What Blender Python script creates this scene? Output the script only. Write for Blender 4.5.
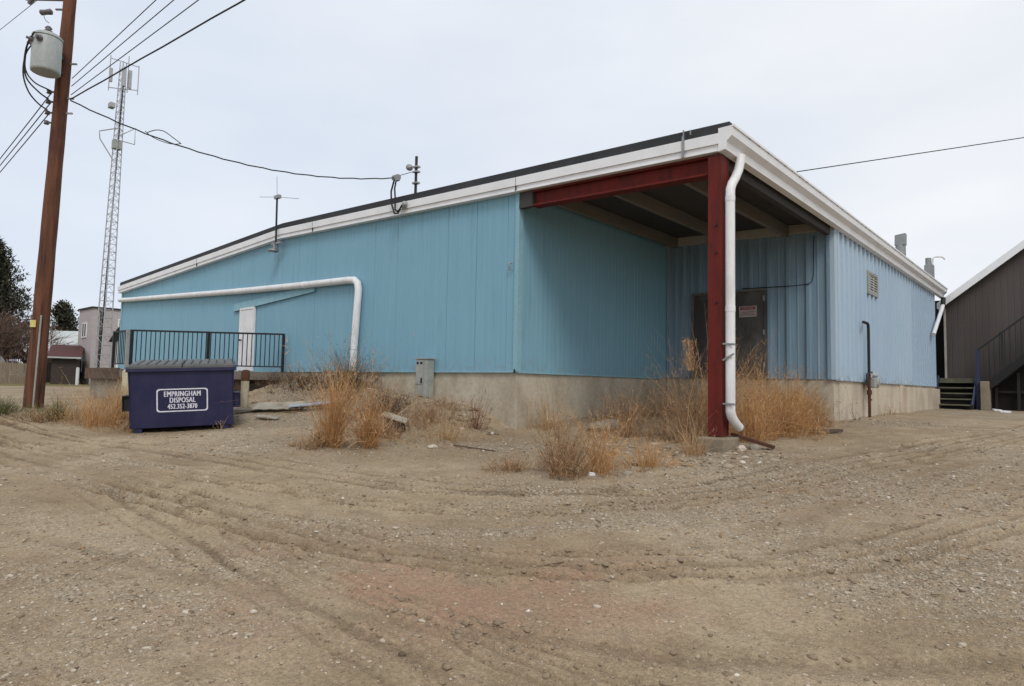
import bpy, math, random
import numpy as np
from mathutils import Vector, Matrix
R = math.radians
random.seed(7); rng = np.random.default_rng(7)
SC = bpy.context.scene
COL = SC.collection
for o in list(bpy.data.objects): bpy.data.objects.remove(o)

# ------------------------------------------------------------------ camera
CAMP = Vector((8.68476, -9.97696, -0.27735))
rt = Vector((0.74972, 0.66145, 0.01987)); dn = Vector((-0.02793, 0.06162, -0.99771)); fw = Vector((-0.66116, 0.74745, 0.06467))
cd = bpy.data.cameras.new('camera'); cam = bpy.data.objects.new('camera', cd); COL.objects.link(cam)
m3 = Matrix((rt, -dn, -fw)).transposed()
cam.matrix_world = Matrix.Translation(CAMP) @ m3.to_4x4()
cd.sensor_width = 36; cd.lens = 651 * 36 / 1024; cd.clip_start = .05; cd.clip_end = 3000
SC.camera = cam
SC.view_settings.view_transform = 'Standard'; SC.view_settings.look = 'None'
SC.view_settings.exposure = 0.0; SC.view_settings.gamma = 1
# ------------------------------------------------------------------ sky and sun (overcast)
SUN_EL, SUN_AZ = R(48), math.atan2(-0.62, 0.80)          # direction towards the sun (from +x axis)
W = bpy.data.worlds.new('World'); SC.world = W; W.use_nodes = True
nt = W.node_tree; nt.nodes.clear()
out = nt.nodes.new('ShaderNodeOutputWorld'); bg = nt.nodes.new('ShaderNodeBackground'); bg.inputs[1].default_value = .1
sky = nt.nodes.new('ShaderNodeTexSky'); sky.sky_type = 'NISHITA'; sky.sun_disc = False
sky.sun_elevation = SUN_EL; sky.sun_rotation = math.pi / 2 - SUN_AZ
tc = nt.nodes.new('ShaderNodeTexCoord')
mp = nt.nodes.new('ShaderNodeMapping'); mp.inputs['Scale'].default_value = (1.6, 1.6, 4.5)
nz = nt.nodes.new('ShaderNodeTexNoise'); nz.inputs['Scale'].default_value = 1.3; nz.inputs['Detail'].default_value = 5; nz.inputs['Roughness'].default_value = .5
cr = nt.nodes.new('ShaderNodeValToRGB')
cr.color_ramp.elements[0].position = .3; cr.color_ramp.elements[0].color = (8.1, 8.55, 9.3, 1)
cr.color_ramp.elements[1].position = .72; cr.color_ramp.elements[1].color = (9.8, 9.95, 10.2, 1)
mx = nt.nodes.new('ShaderNodeMix'); mx.data_type = 'RGBA'; mx.inputs[0].default_value = .94
L = nt.links.new
L(tc.outputs['Generated'], mp.inputs[0]); L(mp.outputs[0], nz.inputs[0]); L(nz.outputs[0], cr.inputs[0])
sx = nt.nodes.new('ShaderNodeSeparateXYZ'); L(tc.outputs['Generated'], sx.inputs[0])
sr = nt.nodes.new('ShaderNodeMapRange'); sr.inputs[1].default_value = -1.0; sr.inputs[2].default_value = -.15; L(sx.outputs[0], sr.inputs[0])
tn_ = nt.nodes.new('ShaderNodeMix'); tn_.data_type = 'RGBA'; tn_.blend_type = 'MULTIPLY'; tn_.inputs[0].default_value = 1
tr_ = nt.nodes.new('ShaderNodeValToRGB'); tr_.color_ramp.elements[0].color = (.86, .905, .97, 1); tr_.color_ramp.elements[1].color = (1, 1, 1, 1); L(sr.outputs[0], tr_.inputs[0])
L(cr.outputs[0], tn_.inputs[6]); L(tr_.outputs[0], tn_.inputs[7])
L(sky.outputs[0], mx.inputs[6]); L(tn_.outputs[2], mx.inputs[7]); L(mx.outputs[2], bg.inputs[0]); L(bg.outputs[0], out.inputs[0])
sd = bpy.data.lights.new('sun', 'SUN'); sd.energy = 1.5; sd.angle = R(20); sd.color = (1, .96, .9)
sun = bpy.data.objects.new('sun', sd); COL.objects.link(sun); sun.location = (20, -20, 30)
sdir = Vector((math.cos(SUN_AZ) * math.cos(SUN_EL), math.sin(SUN_AZ) * math.cos(SUN_EL), math.sin(SUN_EL)))
sun.rotation_euler = sdir.to_track_quat('Z', 'Y').to_euler()

# ------------------------------------------------------------------ materials
def newmat(name):
    m = bpy.data.materials.new(name); m.use_nodes = True
    t = m.node_tree; return m, t, t.nodes['Principled BSDF']
def noise(t, vec, scale, detail=4, rough=.55, stretch=None):
    n = t.nodes.new('ShaderNodeTexNoise'); n.inputs['Scale'].default_value = scale; n.inputs['Detail'].default_value = detail; n.inputs['Roughness'].default_value = rough
    if stretch:
        mp = t.nodes.new('ShaderNodeMapping'); mp.inputs['Scale'].default_value = stretch
        t.links.new(vec, mp.inputs[0]); vec = mp.outputs[0]
    t.links.new(vec, n.inputs['Vector']); return n.outputs[0]
def ramp(t, val, p0, p1, c0=(0, 0, 0, 1), c1=(1, 1, 1, 1)):
    r = t.nodes.new('ShaderNodeValToRGB'); e = r.color_ramp.elements
    e[0].position = p0; e[1].position = p1; e[0].color = c0; e[1].color = c1
    t.links.new(val, r.inputs[0]); return r.outputs[0]
def mixc(t, fac, a, b, mode='MIX'):
    n = t.nodes.new('ShaderNodeMix'); n.data_type = 'RGBA'; n.blend_type = mode
    for s, v in ((0, fac), (6, a), (7, b)):
        if hasattr(v, 'is_linked'): t.links.new(v, n.inputs[s])
        elif s == 0: n.inputs[0].default_value = v
        else: n.inputs[s].default_value = (*v[:3], 1)
    return n.outputs[2]
def bump(t, p, h, s=.3, d=.01):
    b = t.nodes.new('ShaderNodeBump'); b.inputs['Strength'].default_value = s; b.inputs['Distance'].default_value = d
    t.links.new(h, b.inputs['Height']); t.links.new(b.outputs[0], p.inputs['Normal'])
def objco(t): return t.nodes.new('ShaderNodeTexCoord').outputs['Object']
def geoco(t): return t.nodes.new('ShaderNodeNewGeometry').outputs['Position']

def worn(name, base, dirt, rough=.7, amt=.5, scale=3, stretch=None, fine=25, bs=.15, bd=.004, metal=0, patch=None, spec=.3):
    """Base colour with broad wear, fine speckle and a light bump; positions are world space."""
    m, t, p = newmat(name); v = geoco(t)
    n1 = ramp(t, noise(t, v, scale, 6, .6, stretch), .42, .72)
    c = mixc(t, n1, base, [b * (1 - amt) + d * amt for b, d in zip(base, dirt)])
    n2 = noise(t, v, fine, 4, .6)
    c = mixc(t, .22, c, ramp(t, n2, .3, .7, (.25, .25, .25, 1), (.75, .75, .75, 1)), 'OVERLAY')
    if patch:
        n3 = ramp(t, noise(t, v, patch[1], 2, .4), .60, .66); c = mixc(t, n3, c, patch[0])
    t.links.new(c, p.inputs['Base Color']); p.inputs['Roughness'].default_value = rough; p.inputs['Metallic'].default_value = metal
    p.inputs['Specular IOR Level'].default_value = spec
    bump(t, p, n2, bs, bd); return m

def siding(name, base, alt, streak, dirt):
    m, t, p = newmat(name); v = geoco(t)
    c = mixc(t, ramp(t, noise(t, v, .35, 3, .5), .4, .62), base, alt)
    st = ramp(t, noise(t, v, 1, 4, .65, (9, 9, .35)), .5, .78); c = mixc(t, st, c, streak)
    d2 = ramp(t, noise(t, v, 1, 5, .7, (4, 4, .5)), .58, .85); c = mixc(t, d2, c, dirt)
    sp = ramp(t, noise(t, v, 9, 6, .75), .69, .74); c = mixc(t, sp, c, dirt)
    sp3 = t.nodes.new('ShaderNodeSeparateXYZ'); t.links.new(v, sp3.inputs[0])
    low = ramp(t, sp3.outputs[2], .0, .38, (1, 1, 1, 1), (0, 0, 0, 1)); ml = t.nodes.new('ShaderNodeMath'); ml.operation = 'MULTIPLY'
    t.links.new(low, ml.inputs[0]); t.links.new(ramp(t, noise(t, v, 7, 6, .75), .48, .62), ml.inputs[1])
    ml2 = t.nodes.new('ShaderNodeMath'); ml2.operation = 'MULTIPLY'; ml2.inputs[1].default_value = .45; t.links.new(ml.outputs[0], ml2.inputs[0]); c = mixc(t, ml2.outputs[0], c, (.24, .20, .15))
    t.links.new(c, p.inputs['Base Color']); p.inputs['Roughness'].default_value = .55; p.inputs['Specular IOR Level'].default_value = .3
    bump(t, p, noise(t, v, 2.2, 3, .5), .12, .03); return m

M = {}
M['teal'] = siding('teal_siding', (.198, .385, .49), (.186, .367, .474), (.222, .41, .508), (.145, .275, .345))
M['teal_trim'] = worn('teal_trim', (.24, .43, .51), (.15, .29, .35), .6, .4)
M['blue'] = siding('light_blue_siding', (.42, .53, .63), (.39, .50, .61), (.44, .55, .64), (.36, .45, .54))
M['repaint'] = worn('repaint_blue', (.355, .465, .575), (.40, .50, .595), .55, .5, .7, (2, 2, .4), 20, .1)
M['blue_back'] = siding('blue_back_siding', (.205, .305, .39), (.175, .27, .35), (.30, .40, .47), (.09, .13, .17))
M['white'] = worn('white_trim', (.80, .81, .83), (.60, .60, .60), .5, .4, 2.0, (1, 1, 1), 40, .1)
M['white_pipe'] = worn('white_pipe', (.76, .77, .78), (.45, .42, .38), .45, .45, 2.5, (3, 3, .8), 40, .1)
M['cap'] = worn('dark_cap', (.028, .03, .034), (.06, .06, .06), .7, .5, 1)
M['red'] = worn('red_steel', (.135, .013, .0085), (.045, .010, .007), .75, .8, 2.2, (3, 3, .7), 40, .2)
M['conc'] = worn('concrete', (.50, .445, .355), (.30, .25, .185), .9, .8, 1.3, (1, 1, .7), 14, .4, .01)
M['conc_pale'] = worn('concrete_pale', (.55, .48, .385), (.32, .26, .195), .9, .75, 1.5, (1, 1, .6), 14, .4, .01)
M['conc_grey'] = worn('concrete_grey', (.30, .275, .23), (.15, .12, .09), .9, .8, 2, None, 14, .5, .01)
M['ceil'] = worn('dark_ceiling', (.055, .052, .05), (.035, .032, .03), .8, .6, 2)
M['purlin'] = worn('purlin_wood', (.165, .155, .14), (.09, .085, .08), .8, .6, 2, (1, .2, 1))
M['offwhite'] = worn('offwhite_beam', (.40, .38, .34), (.20, .18, .15), .7, .6, 2)
M['door'] = worn('brown_door', (.062, .057, .055), (.17, .165, .16), .5, .6, 1.1, (2, 2, 1), 30, .1)
M['doorw'] = worn('white_door', (.78, .78, .79), (.5, .47, .45), .5, .4, 2)
M['tower'] = worn('tower_steel', (.40, .41, .43), (.25, .25, .26), .5, .5, 3)
M['galv'] = worn('galvanised', (.30, .31, .31), (.18, .18, .18), .45, .6, 4, None, 40, .1, .003, .4)
M['greybox'] = worn('grey_box', (.34, .36, .34), (.17, .175, .16), .5, .5, 4)
M['dark'] = worn('dark_metal', (.018, .02, .024), (.04, .035, .03), .5, .5, 4)
M['black'] = worn('black_rubber', (.015, .015, .016), (.03, .03, .03), .6, .3, 5)
M['navy'] = worn('navy_paint', (.013, .014, .056), (.026, .026, .072), .45, .8, 2.5, (2, 2, 1), 50, .15, .004, 0, None, .4)
M['lid'] = worn('grey_plastic', (.095, .098, .10), (.15, .145, .14), .6, .6, 3)
M['letter'] = worn('white_lettering', (.68, .68, .76), (.45, .45, .55), .5, .4, 12)
M['timber'] = worn('timber_grey', (.17, .15, .125), (.09, .07, .055), .9, .6, 2, (1, 1, 3), 20, .4, .01)
M['brown'] = worn('timber_brown', (.12, .085, .062), (.05, .035, .026), .9, .6, 2, (1, 1, 3), 20, .4, .01)
M['rust'] = worn('rust', (.10, .042, .024), (.04, .022, .016), .9, .8, 6, None, 30, .5, .006)
M['bollard'] = worn('cream_paint', (.50, .44, .31), (.24, .16, .09), .7, .7, 5, (1, 1, .5))
M['yellow'] = worn('yellow_tag', (.62, .52, .20), (.4, .3, .05), .5, .3, 20)
M['pole'] = worn('pole_wood', (.155, .064, .036), (.036, .018, .014), .85, 1.0, 2.2, (6, 6, .22), 34, .6, .014, 0, ((.085, .032, .022), 1.1))
M['xfmr'] = worn('transformer_grey', (.36, .385, .375), (.25, .27, .26), .4, .4, 3)
M['ceram'] = worn('ceramic', (.12, .11, .11), (.2, .2, .2), .3, .4, 9)
M['brownwall'] = worn('dark_wall', (.075, .064, .060), (.10, .086, .081), .75, .8, .9, (2, 2, .3), 20, .2)
M['void'] = worn('dark_timber_shade', (.012, .011, .010), (.02, .018, .016), .9, .5, 2)  # near-black; also the painted shade under the stairs and in the alley gap
M['gtread'] = worn('green_tread', (.16, .155, .105), (.04, .038, .028), .85, .6, 3)
M['bluepost'] = worn('blue_paint', (.035, .045, .10), (.03, .03, .045), .55, .6, 4)
M['pink'] = worn('pink_stucco', (.44, .395, .39), (.36, .32, .315), .9, .6, .8, None, 8, .2)
M['glass'] = worn('dark_glass', (.05, .055, .06), (.09, .09, .1), .15, .5, 2, None, 5, .0, .001, 0, None, .6)
M['redroof'] = worn('red_roof', (.085, .028, .026), (.05, .022, .02), .8, .6, 2)
M['tinroof'] = worn('pale_roof', (.50, .53, .53), (.30, .30, .29), .5, .6, .8)
M['shed'] = worn('shed_brown', (.055, .042, .036), (.035, .028, .025), .9, .6, 2)
M['fence'] = worn('fence_wood', (.27, .215, .155), (.16, .125, .09), .9, .7, 2, (4, 4, .5))
M['camper'] = worn('camper_white', (.66, .67, .68), (.5, .5, .5), .5, .4, 2)
M['plywood'] = worn('old_plywood', (.36, .33, .27), (.17, .145, .11), .85, .8, 3, None, 18, .4)
M['paleblue'] = worn('pale_blue_board', (.36, .42, .50), (.22, .25, .3), .7, .6, 4)
M['soil'] = worn('soil', (.16, .115, .075), (.10, .07, .045), 1, .6, 3, None, 20, .6, .02)
M['signw'] = worn('sign_white', (.40, .38, .37), (.28, .26, .25), .6, .5, 12)
M['signr'] = worn('sign_red', (.30, .05, .06), (.3, .12, .12), .6, .5, 12)
M['signk'] = worn('sign_ink', (.08, .075, .08), (.12, .12, .12), .6, .5, 12)
M['clod'] = worn('soil_clod', (.255, .195, .132), (.19, .14, .09), 1, .6, 6, None, 40, .5, .01)
M['conc_dirty'] = worn('concrete_dirty', (.27, .225, .165), (.16, .125, .085), .95, .8, 3, None, 16, .6, .012)
M['bark'] = worn('bark', (.085, .062, .05), (.05, .037, .03), .95, .7, 4)
M['twig'] = worn('twig', (.165, .108, .082), (.10, .068, .055), .95, .7, 4)

def attr_mat(name, cols, rough=.9, transl=0.0):
    """Colour picked per element from the float attribute 'tone' through a ramp."""
    m, t, p = newmat(name)
    a = t.nodes.new('ShaderNodeAttribute'); a.attribute_name = 'tone'
    r = t.nodes.new('ShaderNodeValToRGB'); e = r.color_ramp.elements
    e[0].position = 0; e[0].color = (*cols[0], 1); e[1].position = 1; e[1].color = (*cols[-1], 1)
    for i, c in enumerate(cols[1:-1]):
        k = e.new((i + 1) / (len(cols) - 1)); k.color = (*c, 1)
    t.links.new(a.outputs['Fac'], r.inputs[0]); t.links.new(r.outputs[0], p.inputs['Base Color'])
    p.inputs['Roughness'].default_value = rough; p.inputs['Specular IOR Level'].default_value = .15
    if transl:
        tr = t.nodes.new('ShaderNodeBsdfTranslucent'); t.links.new(r.outputs[0], tr.inputs[0])
        ms = t.nodes.new('ShaderNodeMixShader'); ms.inputs[0].default_value = transl
        o = t.nodes['Material Output']; t.links.new(p.outputs[0], ms.inputs[1]); t.links.new(tr.outputs[0], ms.inputs[2]); t.links.new(ms.outputs[0], o.inputs[0])
    return m
M['straw'] = attr_mat('dry_straw', [(.24, .115, .05), (.47, .255, .112), (.61, .37, .17), (.72, .54, .32)], .85, .25)
M['pale_straw'] = attr_mat('pale_straw', [(.27, .165, .085), (.50, .33, .175), (.66, .50, .31)], .85, .25)
M['brown_weed'] = attr_mat('brown_weed', [(.11, .065, .037), (.27, .16, .085), (.44, .28, .155), (.60, .43, .27)], .9, .15)
M['dark_weed'] = attr_mat('dark_weed', [(.035, .024, .016), (.085, .058, .036), (.16, .11, .065)], .9, .1)
M['red_weed'] = attr_mat('red_weed', [(.085, .03, .02), (.19, .075, .05), (.3, .15, .10)], .9, .15)
M['green_weed'] = attr_mat('green_weed', [(.05, .065, .022), (.11, .12, .045), (.25, .20, .09)], .9, .2)
M['needles'] = attr_mat('needles', [(.028, .031, .022), (.064, .066, .044), (.11, .108, .077), (.19, .18, .145)], .8, .1)
M['stones'] = attr_mat('gravel_stones', [(.12, .09, .062), (.26, .20, .14), (.37, .30, .22), (.47, .41, .33), (.64, .60, .52)], .9)

# ------------------------------------------------------------------ mesh helpers
class MB:
    def __init__(s): s.v = []; s.f = []; s.sm = []; s.tone = []
    def add(s, vs, fs, smooth=False, tone=None):
        n = len(s.v); s.v += [tuple(map(float, q)) for q in vs]
        s.f += [tuple(i + n for i in q) for q in fs]; s.sm += [smooth] * len(fs)
        s.tone += [tone if tone is not None else .5] * len(vs)
    def box(s, x0, x1, y0, y1, z0, z1):
        s.hexa([(x0, y0, z0), (x1, y0, z0), (x1, y1, z0), (x0, y1, z0), (x0, y0, z1), (x1, y0, z1), (x1, y1, z1), (x0, y1, z1)])
    def hexa(s, v):
        s.add(v, [(0, 3, 2, 1), (4, 5, 6, 7), (0, 1, 5, 4), (1, 2, 6, 5), (2, 3, 7, 6), (3, 0, 4, 7)])
    def bar(s, a, b, w, h, up=(0, 0, 1)):
        a = Vector(a); b = Vector(b); d = (b - a).normalized(); u = Vector(up)
        r = d.cross(u)
        if r.length < 1e-4: r = d.cross(Vector((1, 0, 0)))
        r.normalize(); u = r.cross(d).normalized(); r *= w / 2; u *= h / 2
        s.hexa([a - r - u, a + r - u, b + r - u, b - r - u, a - r + u, a + r + u, b + r + u, b - r + u])
    def obox(s, c, ax, ay, az, x0, x1, y0, y1, z0, z1):
        c, ax, ay, az = map(Vector, (c, ax, ay, az))
        P = [(x0, y0, z0), (x1, y0, z0), (x1, y1, z0), (x0, y1, z0), (x0, y0, z1), (x1, y0, z1), (x1, y1, z1), (x0, y1, z1)]
        s.hexa([c + ax * p[0] + ay * p[1] + az * p[2] for p in P])
    def tube(s, path, r, n=10, caps=True, smooth=True, tone=None):
        path = [Vector(p) for p in path]; rs = r if isinstance(r, (list, tuple)) else [r] * len(path)
        vs = []; prev = None
        for i, p in enumerate(path):
            d = (path[min(i + 1, len(path) - 1)] - path[max(i - 1, 0)]).normalized()
            if prev is None:
                u = d.cross(Vector((0, 0, 1)))
                if u.length < .1: u = d.cross(Vector((1, 0, 0)))
            else: u = prev - d * prev.dot(d)
            u.normalize(); prev = u; w = d.cross(u)
            for k in range(n):
                a = 2 * math.pi * k / n; vs.append(p + (u * math.cos(a) + w * math.sin(a)) * rs[i])
        fs = [(i * n + k, i * n + (k + 1) % n, (i + 1) * n + (k + 1) % n, (i + 1) * n + k) for i in range(len(path) - 1) for k in range(n)]
        s.add(vs, fs, smooth, tone)
        if caps:
            for e in (0, len(path) - 1): s.add(vs[e * n:(e + 1) * n], [tuple(range(n))], False, tone)
    def prism(s, poly, a, b):
        """poly of 3D points extruded from offset a to offset b (vectors)."""
        n = len(poly); a = Vector(a); b = Vector(b)
        vs = [Vector(p) + a for p in poly] + [Vector(p) + b for p in poly]
        s.add(vs, [tuple(range(n - 1, -1, -1)), tuple(range(n, 2 * n))] + [(i, (i + 1) % n, n + (i + 1) % n, n + i) for i in range(n)])
    def sweepx(s, prof, xs, zf):
        """closed profile [(y,z)] swept along x, raised by zf(x)."""
        n = len(prof); vs = [(x, p[0], p[1] + zf(x)) for x in xs for p in prof]
        fs = [(i * n + k, i * n + (k + 1) % n, (i + 1) * n + (k + 1) % n, (i + 1) * n + k) for i in range(len(xs) - 1) for k in range(n)]
        fs += [tuple(range(n)), tuple(range((len(xs) - 1) * n, len(xs) * n))]
        s.add(vs, fs)
    def ribbed(s, p0, p1, nrm, zb, zt, pitch, prof, jitter=0.0):
        """wall sheet from p0 to p1 (xy), ribs of profile [(u,off)] per pitch, zt(t) top."""
        p0 = Vector((*p0, 0)); p1 = Vector((*p1, 0)); ln = (p1 - p0).length; d = (p1 - p0) / ln; nn = Vector((*nrm, 0))
        cols = []; u = 0
        while u < ln:
            for a, o in prof:
                q = u + a * pitch
                if q < ln: cols.append((q, o * (1 + random.uniform(-jitter, jitter))))
            u += pitch
        cols.append((ln, 0)); vs = []
        for q, o in cols:
            b = p0 + d * q + nn * o; vs += [(b.x, b.y, zb), (b.x, b.y, zt(b))]
        s.add(vs, [(2 * i, 2 * i + 2, 2 * i + 3, 2 * i + 1) for i in range(len(cols) - 1)])
    def lathe(s, c, prof, n=20, ax=(0, 0, 1)):
        ax = Vector(ax).normalized(); u = ax.cross(Vector((1, 0, 0)))
        if u.length < .1: u = ax.cross(Vector((0, 1, 0)))
        u.normalize(); w = ax.cross(u); c = Vector(c); vs = []
        for r, z in prof:
            for k in range(n):
                a = 2 * math.pi * k / n; vs.append(c + ax * z + (u * math.cos(a) + w * math.sin(a)) * r)
        s.add(vs, [(i * n + k, i * n + (k + 1) % n, (i + 1) * n + (k + 1) % n, (i + 1) * n + k) for i in range(len(prof) - 1) for k in range(n)], True)
        for e in (0, len(prof) - 1): s.add(vs[e * n:(e + 1) * n], [tuple(range(n))])
    def build(s, name, mat, parent=None, loc=None, bev=0):
        off = Vector(loc) if loc is not None else (ORG[parent.name] if parent else Vector((0, 0, 0)))
        me = bpy.data.meshes.new(name); me.from_pydata([tuple(Vector(v) - off) for v in s.v], [], s.f); me.update()
        me.polygons.foreach_set('use_smooth', s.sm)
        at = me.attributes.new('tone', 'FLOAT', 'POINT'); at.data.foreach_set('value', s.tone)
        me.materials.append(mat); o = bpy.data.objects.new(name, me); COL.objects.link(o)
        if parent: o.parent = parent
        else: o.location = off
        ORG[o.name] = off
        if bev:
            b = o.modifiers.new('bevel', 'BEVEL'); b.width = bev; b.segments = 2; b.limit_method = 'ANGLE'
        return o
ORG = {}
def tag(o, label, cat, group=None):
    o['label'] = label; o['category'] = cat
    if group: o['group'] = group
    return o
def thing(name, label, cat, loc, group=None):
    o = bpy.data.objects.new(name, None); COL.objects.link(o); o.location = loc; o.empty_display_size = .2
    ORG[o.name] = Vector(loc); return tag(o, label, cat, group)
def P(name, mat, parent, fn, bev=0, label=None):
    mb = MB(); fn(mb); o = mb.build(name, M[mat], parent, bev=bev)
    if label: o['label'] = label
    return o
def npmesh(name, v, f, mat, loc, tone=None, smooth=False):
    """fast mesh from numpy arrays, all faces same vertex count"""
    me = bpy.data.meshes.new(name); k = f.shape[1]
    v = v - np.array(loc)
    me.vertices.add(len(v)); me.vertices.foreach_set('co', v.astype(np.float32).ravel())
    me.loops.add(f.size); me.loops.foreach_set('vertex_index', f.astype(np.int32).ravel())
    me.polygons.add(len(f)); me.polygons.foreach_set('loop_start', np.arange(len(f), dtype=np.int32) * k)
    me.update(calc_edges=True)
    if smooth: me.polygons.foreach_set('use_smooth', np.ones(len(f), bool))
    if tone is not None:
        a = me.attributes.new('tone', 'FLOAT', 'POINT'); a.data.foreach_set('value', tone.astype(np.float32))
    me.materials.append(mat); o = bpy.data.objects.new(name, me); o.location = loc; COL.objects.link(o); ORG[o.name] = Vector(loc); return o

# ------------------------------------------------------------------ ground
CP = np.array([(0,-.1,-1.2),(-1,-.1,-.8),(-2.6,-.1,-.72),(-5.8,-.2,-.38),(-8,-.3,-.5),(-7,-2.2,-.75),(-10,-2,-.85),(-2.5,-1.8,-1.0),(-5,-2.5,-.85),(-13,-4,-.9),
(0,6.2,-.88),(0.2,3,-1.02),(2,6.6,-.9),(4.2,6.7,-.97),(4.2,14.5,-.87),(4.3,20,-.84),(10,22,-.86),(14,14,-.9),(2.5,2,-1.1),
(4.3,-.2,-1.24),(-4.37,-5.65,-1.30),(-3.63,-4.07,-1.21),(-2.3,-4.7,-1.16),(-5.6,-4.6,-1.1),(-7.1,-6.5,-.92),(-9,-10,-.95),(-20,-6,-.86),(-40,10,-.85),(-30,-20,-.9),
(8.7,-10,-1.62),(6,-8.5,-1.52),(11,-6,-1.5),(8,-4,-1.43),(9,0,-1.28),(10,7,-1.04),(4,-12,-1.55),(1,-8,-1.38),(1.5,-3,-1.27),(-2,-9,-1.3),(20,0,-1.2),(16,-12,-1.6),(10,-20,-1.7),(-10,-20,-1.1)], float)
_U = lambda r: np.sqrt(r * r + .15)
_n = len(CP); _K = np.zeros((_n + 1, _n + 1))
_K[:_n, :_n] = _U(np.hypot(CP[:, None, 0] - CP[None, :, 0], CP[:, None, 1] - CP[None, :, 1])) - np.eye(_n) * .05; _K[:_n, _n] = 1; _K[_n, :_n] = 1
_w = np.linalg.solve(_K, np.append(CP[:, 2], 0))
def gbase(x, y):
    x = np.asarray(x, float); y = np.asarray(y, float); o = np.full(x.shape, _w[_n])
    for i in range(_n): o = o + _w[i] * _U(np.hypot(x - CP[i, 0], y - CP[i, 1]))
    f = np.clip((np.hypot(x - 4, y - 2) - 25) / 25, 0, 1); return o * (1 - f) + (-.85) * f
def _hash(ix, iy, s):
    h = (ix.astype(np.int64) * 374761393 + iy.astype(np.int64) * 668265263 + s * 974634777) & 0x7fffffff
    h = ((h ^ (h >> 13)) * 1274126177) & 0x7fffffff
    return ((h ^ (h >> 16)) & 0xffff) / 65535.0
def vnoise(x, y, s=0):
    ix = np.floor(x); iy = np.floor(y); fx = x - ix; fy = y - iy
    fx = fx * fx * (3 - 2 * fx); fy = fy * fy * (3 - 2 * fy)
    a = _hash(ix, iy, s); b = _hash(ix + 1, iy, s); c = _hash(ix, iy + 1, s); d = _hash(ix + 1, iy + 1, s)
    return (a * (1 - fx) + b * fx) * (1 - fy) + (c * (1 - fx) + d * fx) * fy
def fbm(x, y, sc, oc=4, s=0, g=.5):
    o = 0; a = 1; t = 0
    for i in range(oc):
        o = o + a * (vnoise(x * sc + 17.3 * i, y * sc - 9.1 * i, s + i) - .5); t += a; a *= g; sc *= 2.03
    return o / t
def smooth_path(pts, n=14):
    p = np.array(pts, float); p = np.vstack([2 * p[0] - p[1], p, 2 * p[-1] - p[-2]]); o = []
    for i in range(1, len(p) - 2):
        for t in np.linspace(0, 1, n, endpoint=False):
            o.append(.5 * ((2 * p[i]) + (-p[i-1] + p[i+1]) * t + (2*p[i-1] - 5*p[i] + 4*p[i+1] - p[i+2]) * t*t + (-p[i-1] + 3*p[i] - 3*p[i+1] + p[i+2]) * t**3))
    return np.array(o)
_T = [(9.6,12),(7.9,5.6),(6.45,-.5),(5.88,-3.45),(5.32,-4.75),(4.7,-5.6),(3.4,-6.3),(1,-6.9),(-4,-7.7),(-14,-9.5)]
_Ur = [(12,9),(9.3,1.5),(8.2,-2.6),(7.43,-5.02),(6.75,-5.89),(6.16,-6.5),(5.35,-7.0),(4.0,-7.35),(1.5,-7.7),(-4,-8.3),(-14,-10)]
_V = [(-14,-8.6),(-3.5,-7.75),(.9,-7.5),(3.6,-7.56),(5.2,-7.66),(6.14,-7.68),(6.85,-7.67),(8.2,-7.5)]
_Wd = [(8.6,14),(7.3,5.4),(6.1,-.5),(5.55,-3.1),(4.8,-4.4),(3.8,-5.1),(2.2,-5.6),(0,-6.1),(-5,-7.2)]
_X = [(13,4),(10.2,-2.4),(9.0,-5.2),(8.0,-6.6),(6.9,-7.3),(5.6,-7.9),(3.3,-8.5),(0,-9.2)]
TR = [  # tyre marks: path, then (offset, half width, depth, lug strength, least visibility)
 (_T, [(-.10, .05, .026, 1.0, .8), (.12, .055, .026, 1.0, .75), (.75, .10, .022, .9, .6)]),
 (_Ur, [(-.12, .06, .036, 1.0, .85), (.13, .05, .026, 1.0, .8), (.42, .045, .018, .8, .6)]),
 (_V, [(-.20, .02, .008, .2, .5), (-.12, .02, .009, .2, .5), (-.03, .02, .009, .2, .5), (.06, .02, .008, .2, .5), (.30, .05, .010, .7, .4), (.5, .022, .008, .2, .5)]),
 (_Wd, [(0, .07, .014, .6, .6), (.3, .05, .012, .6, .6)]), (_X, [(0, .08, .008, .4, .3), (1.2, .08, .012, .5, .5)])]
TRP = [(smooth_path(p), l) for p, l in TR]
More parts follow.
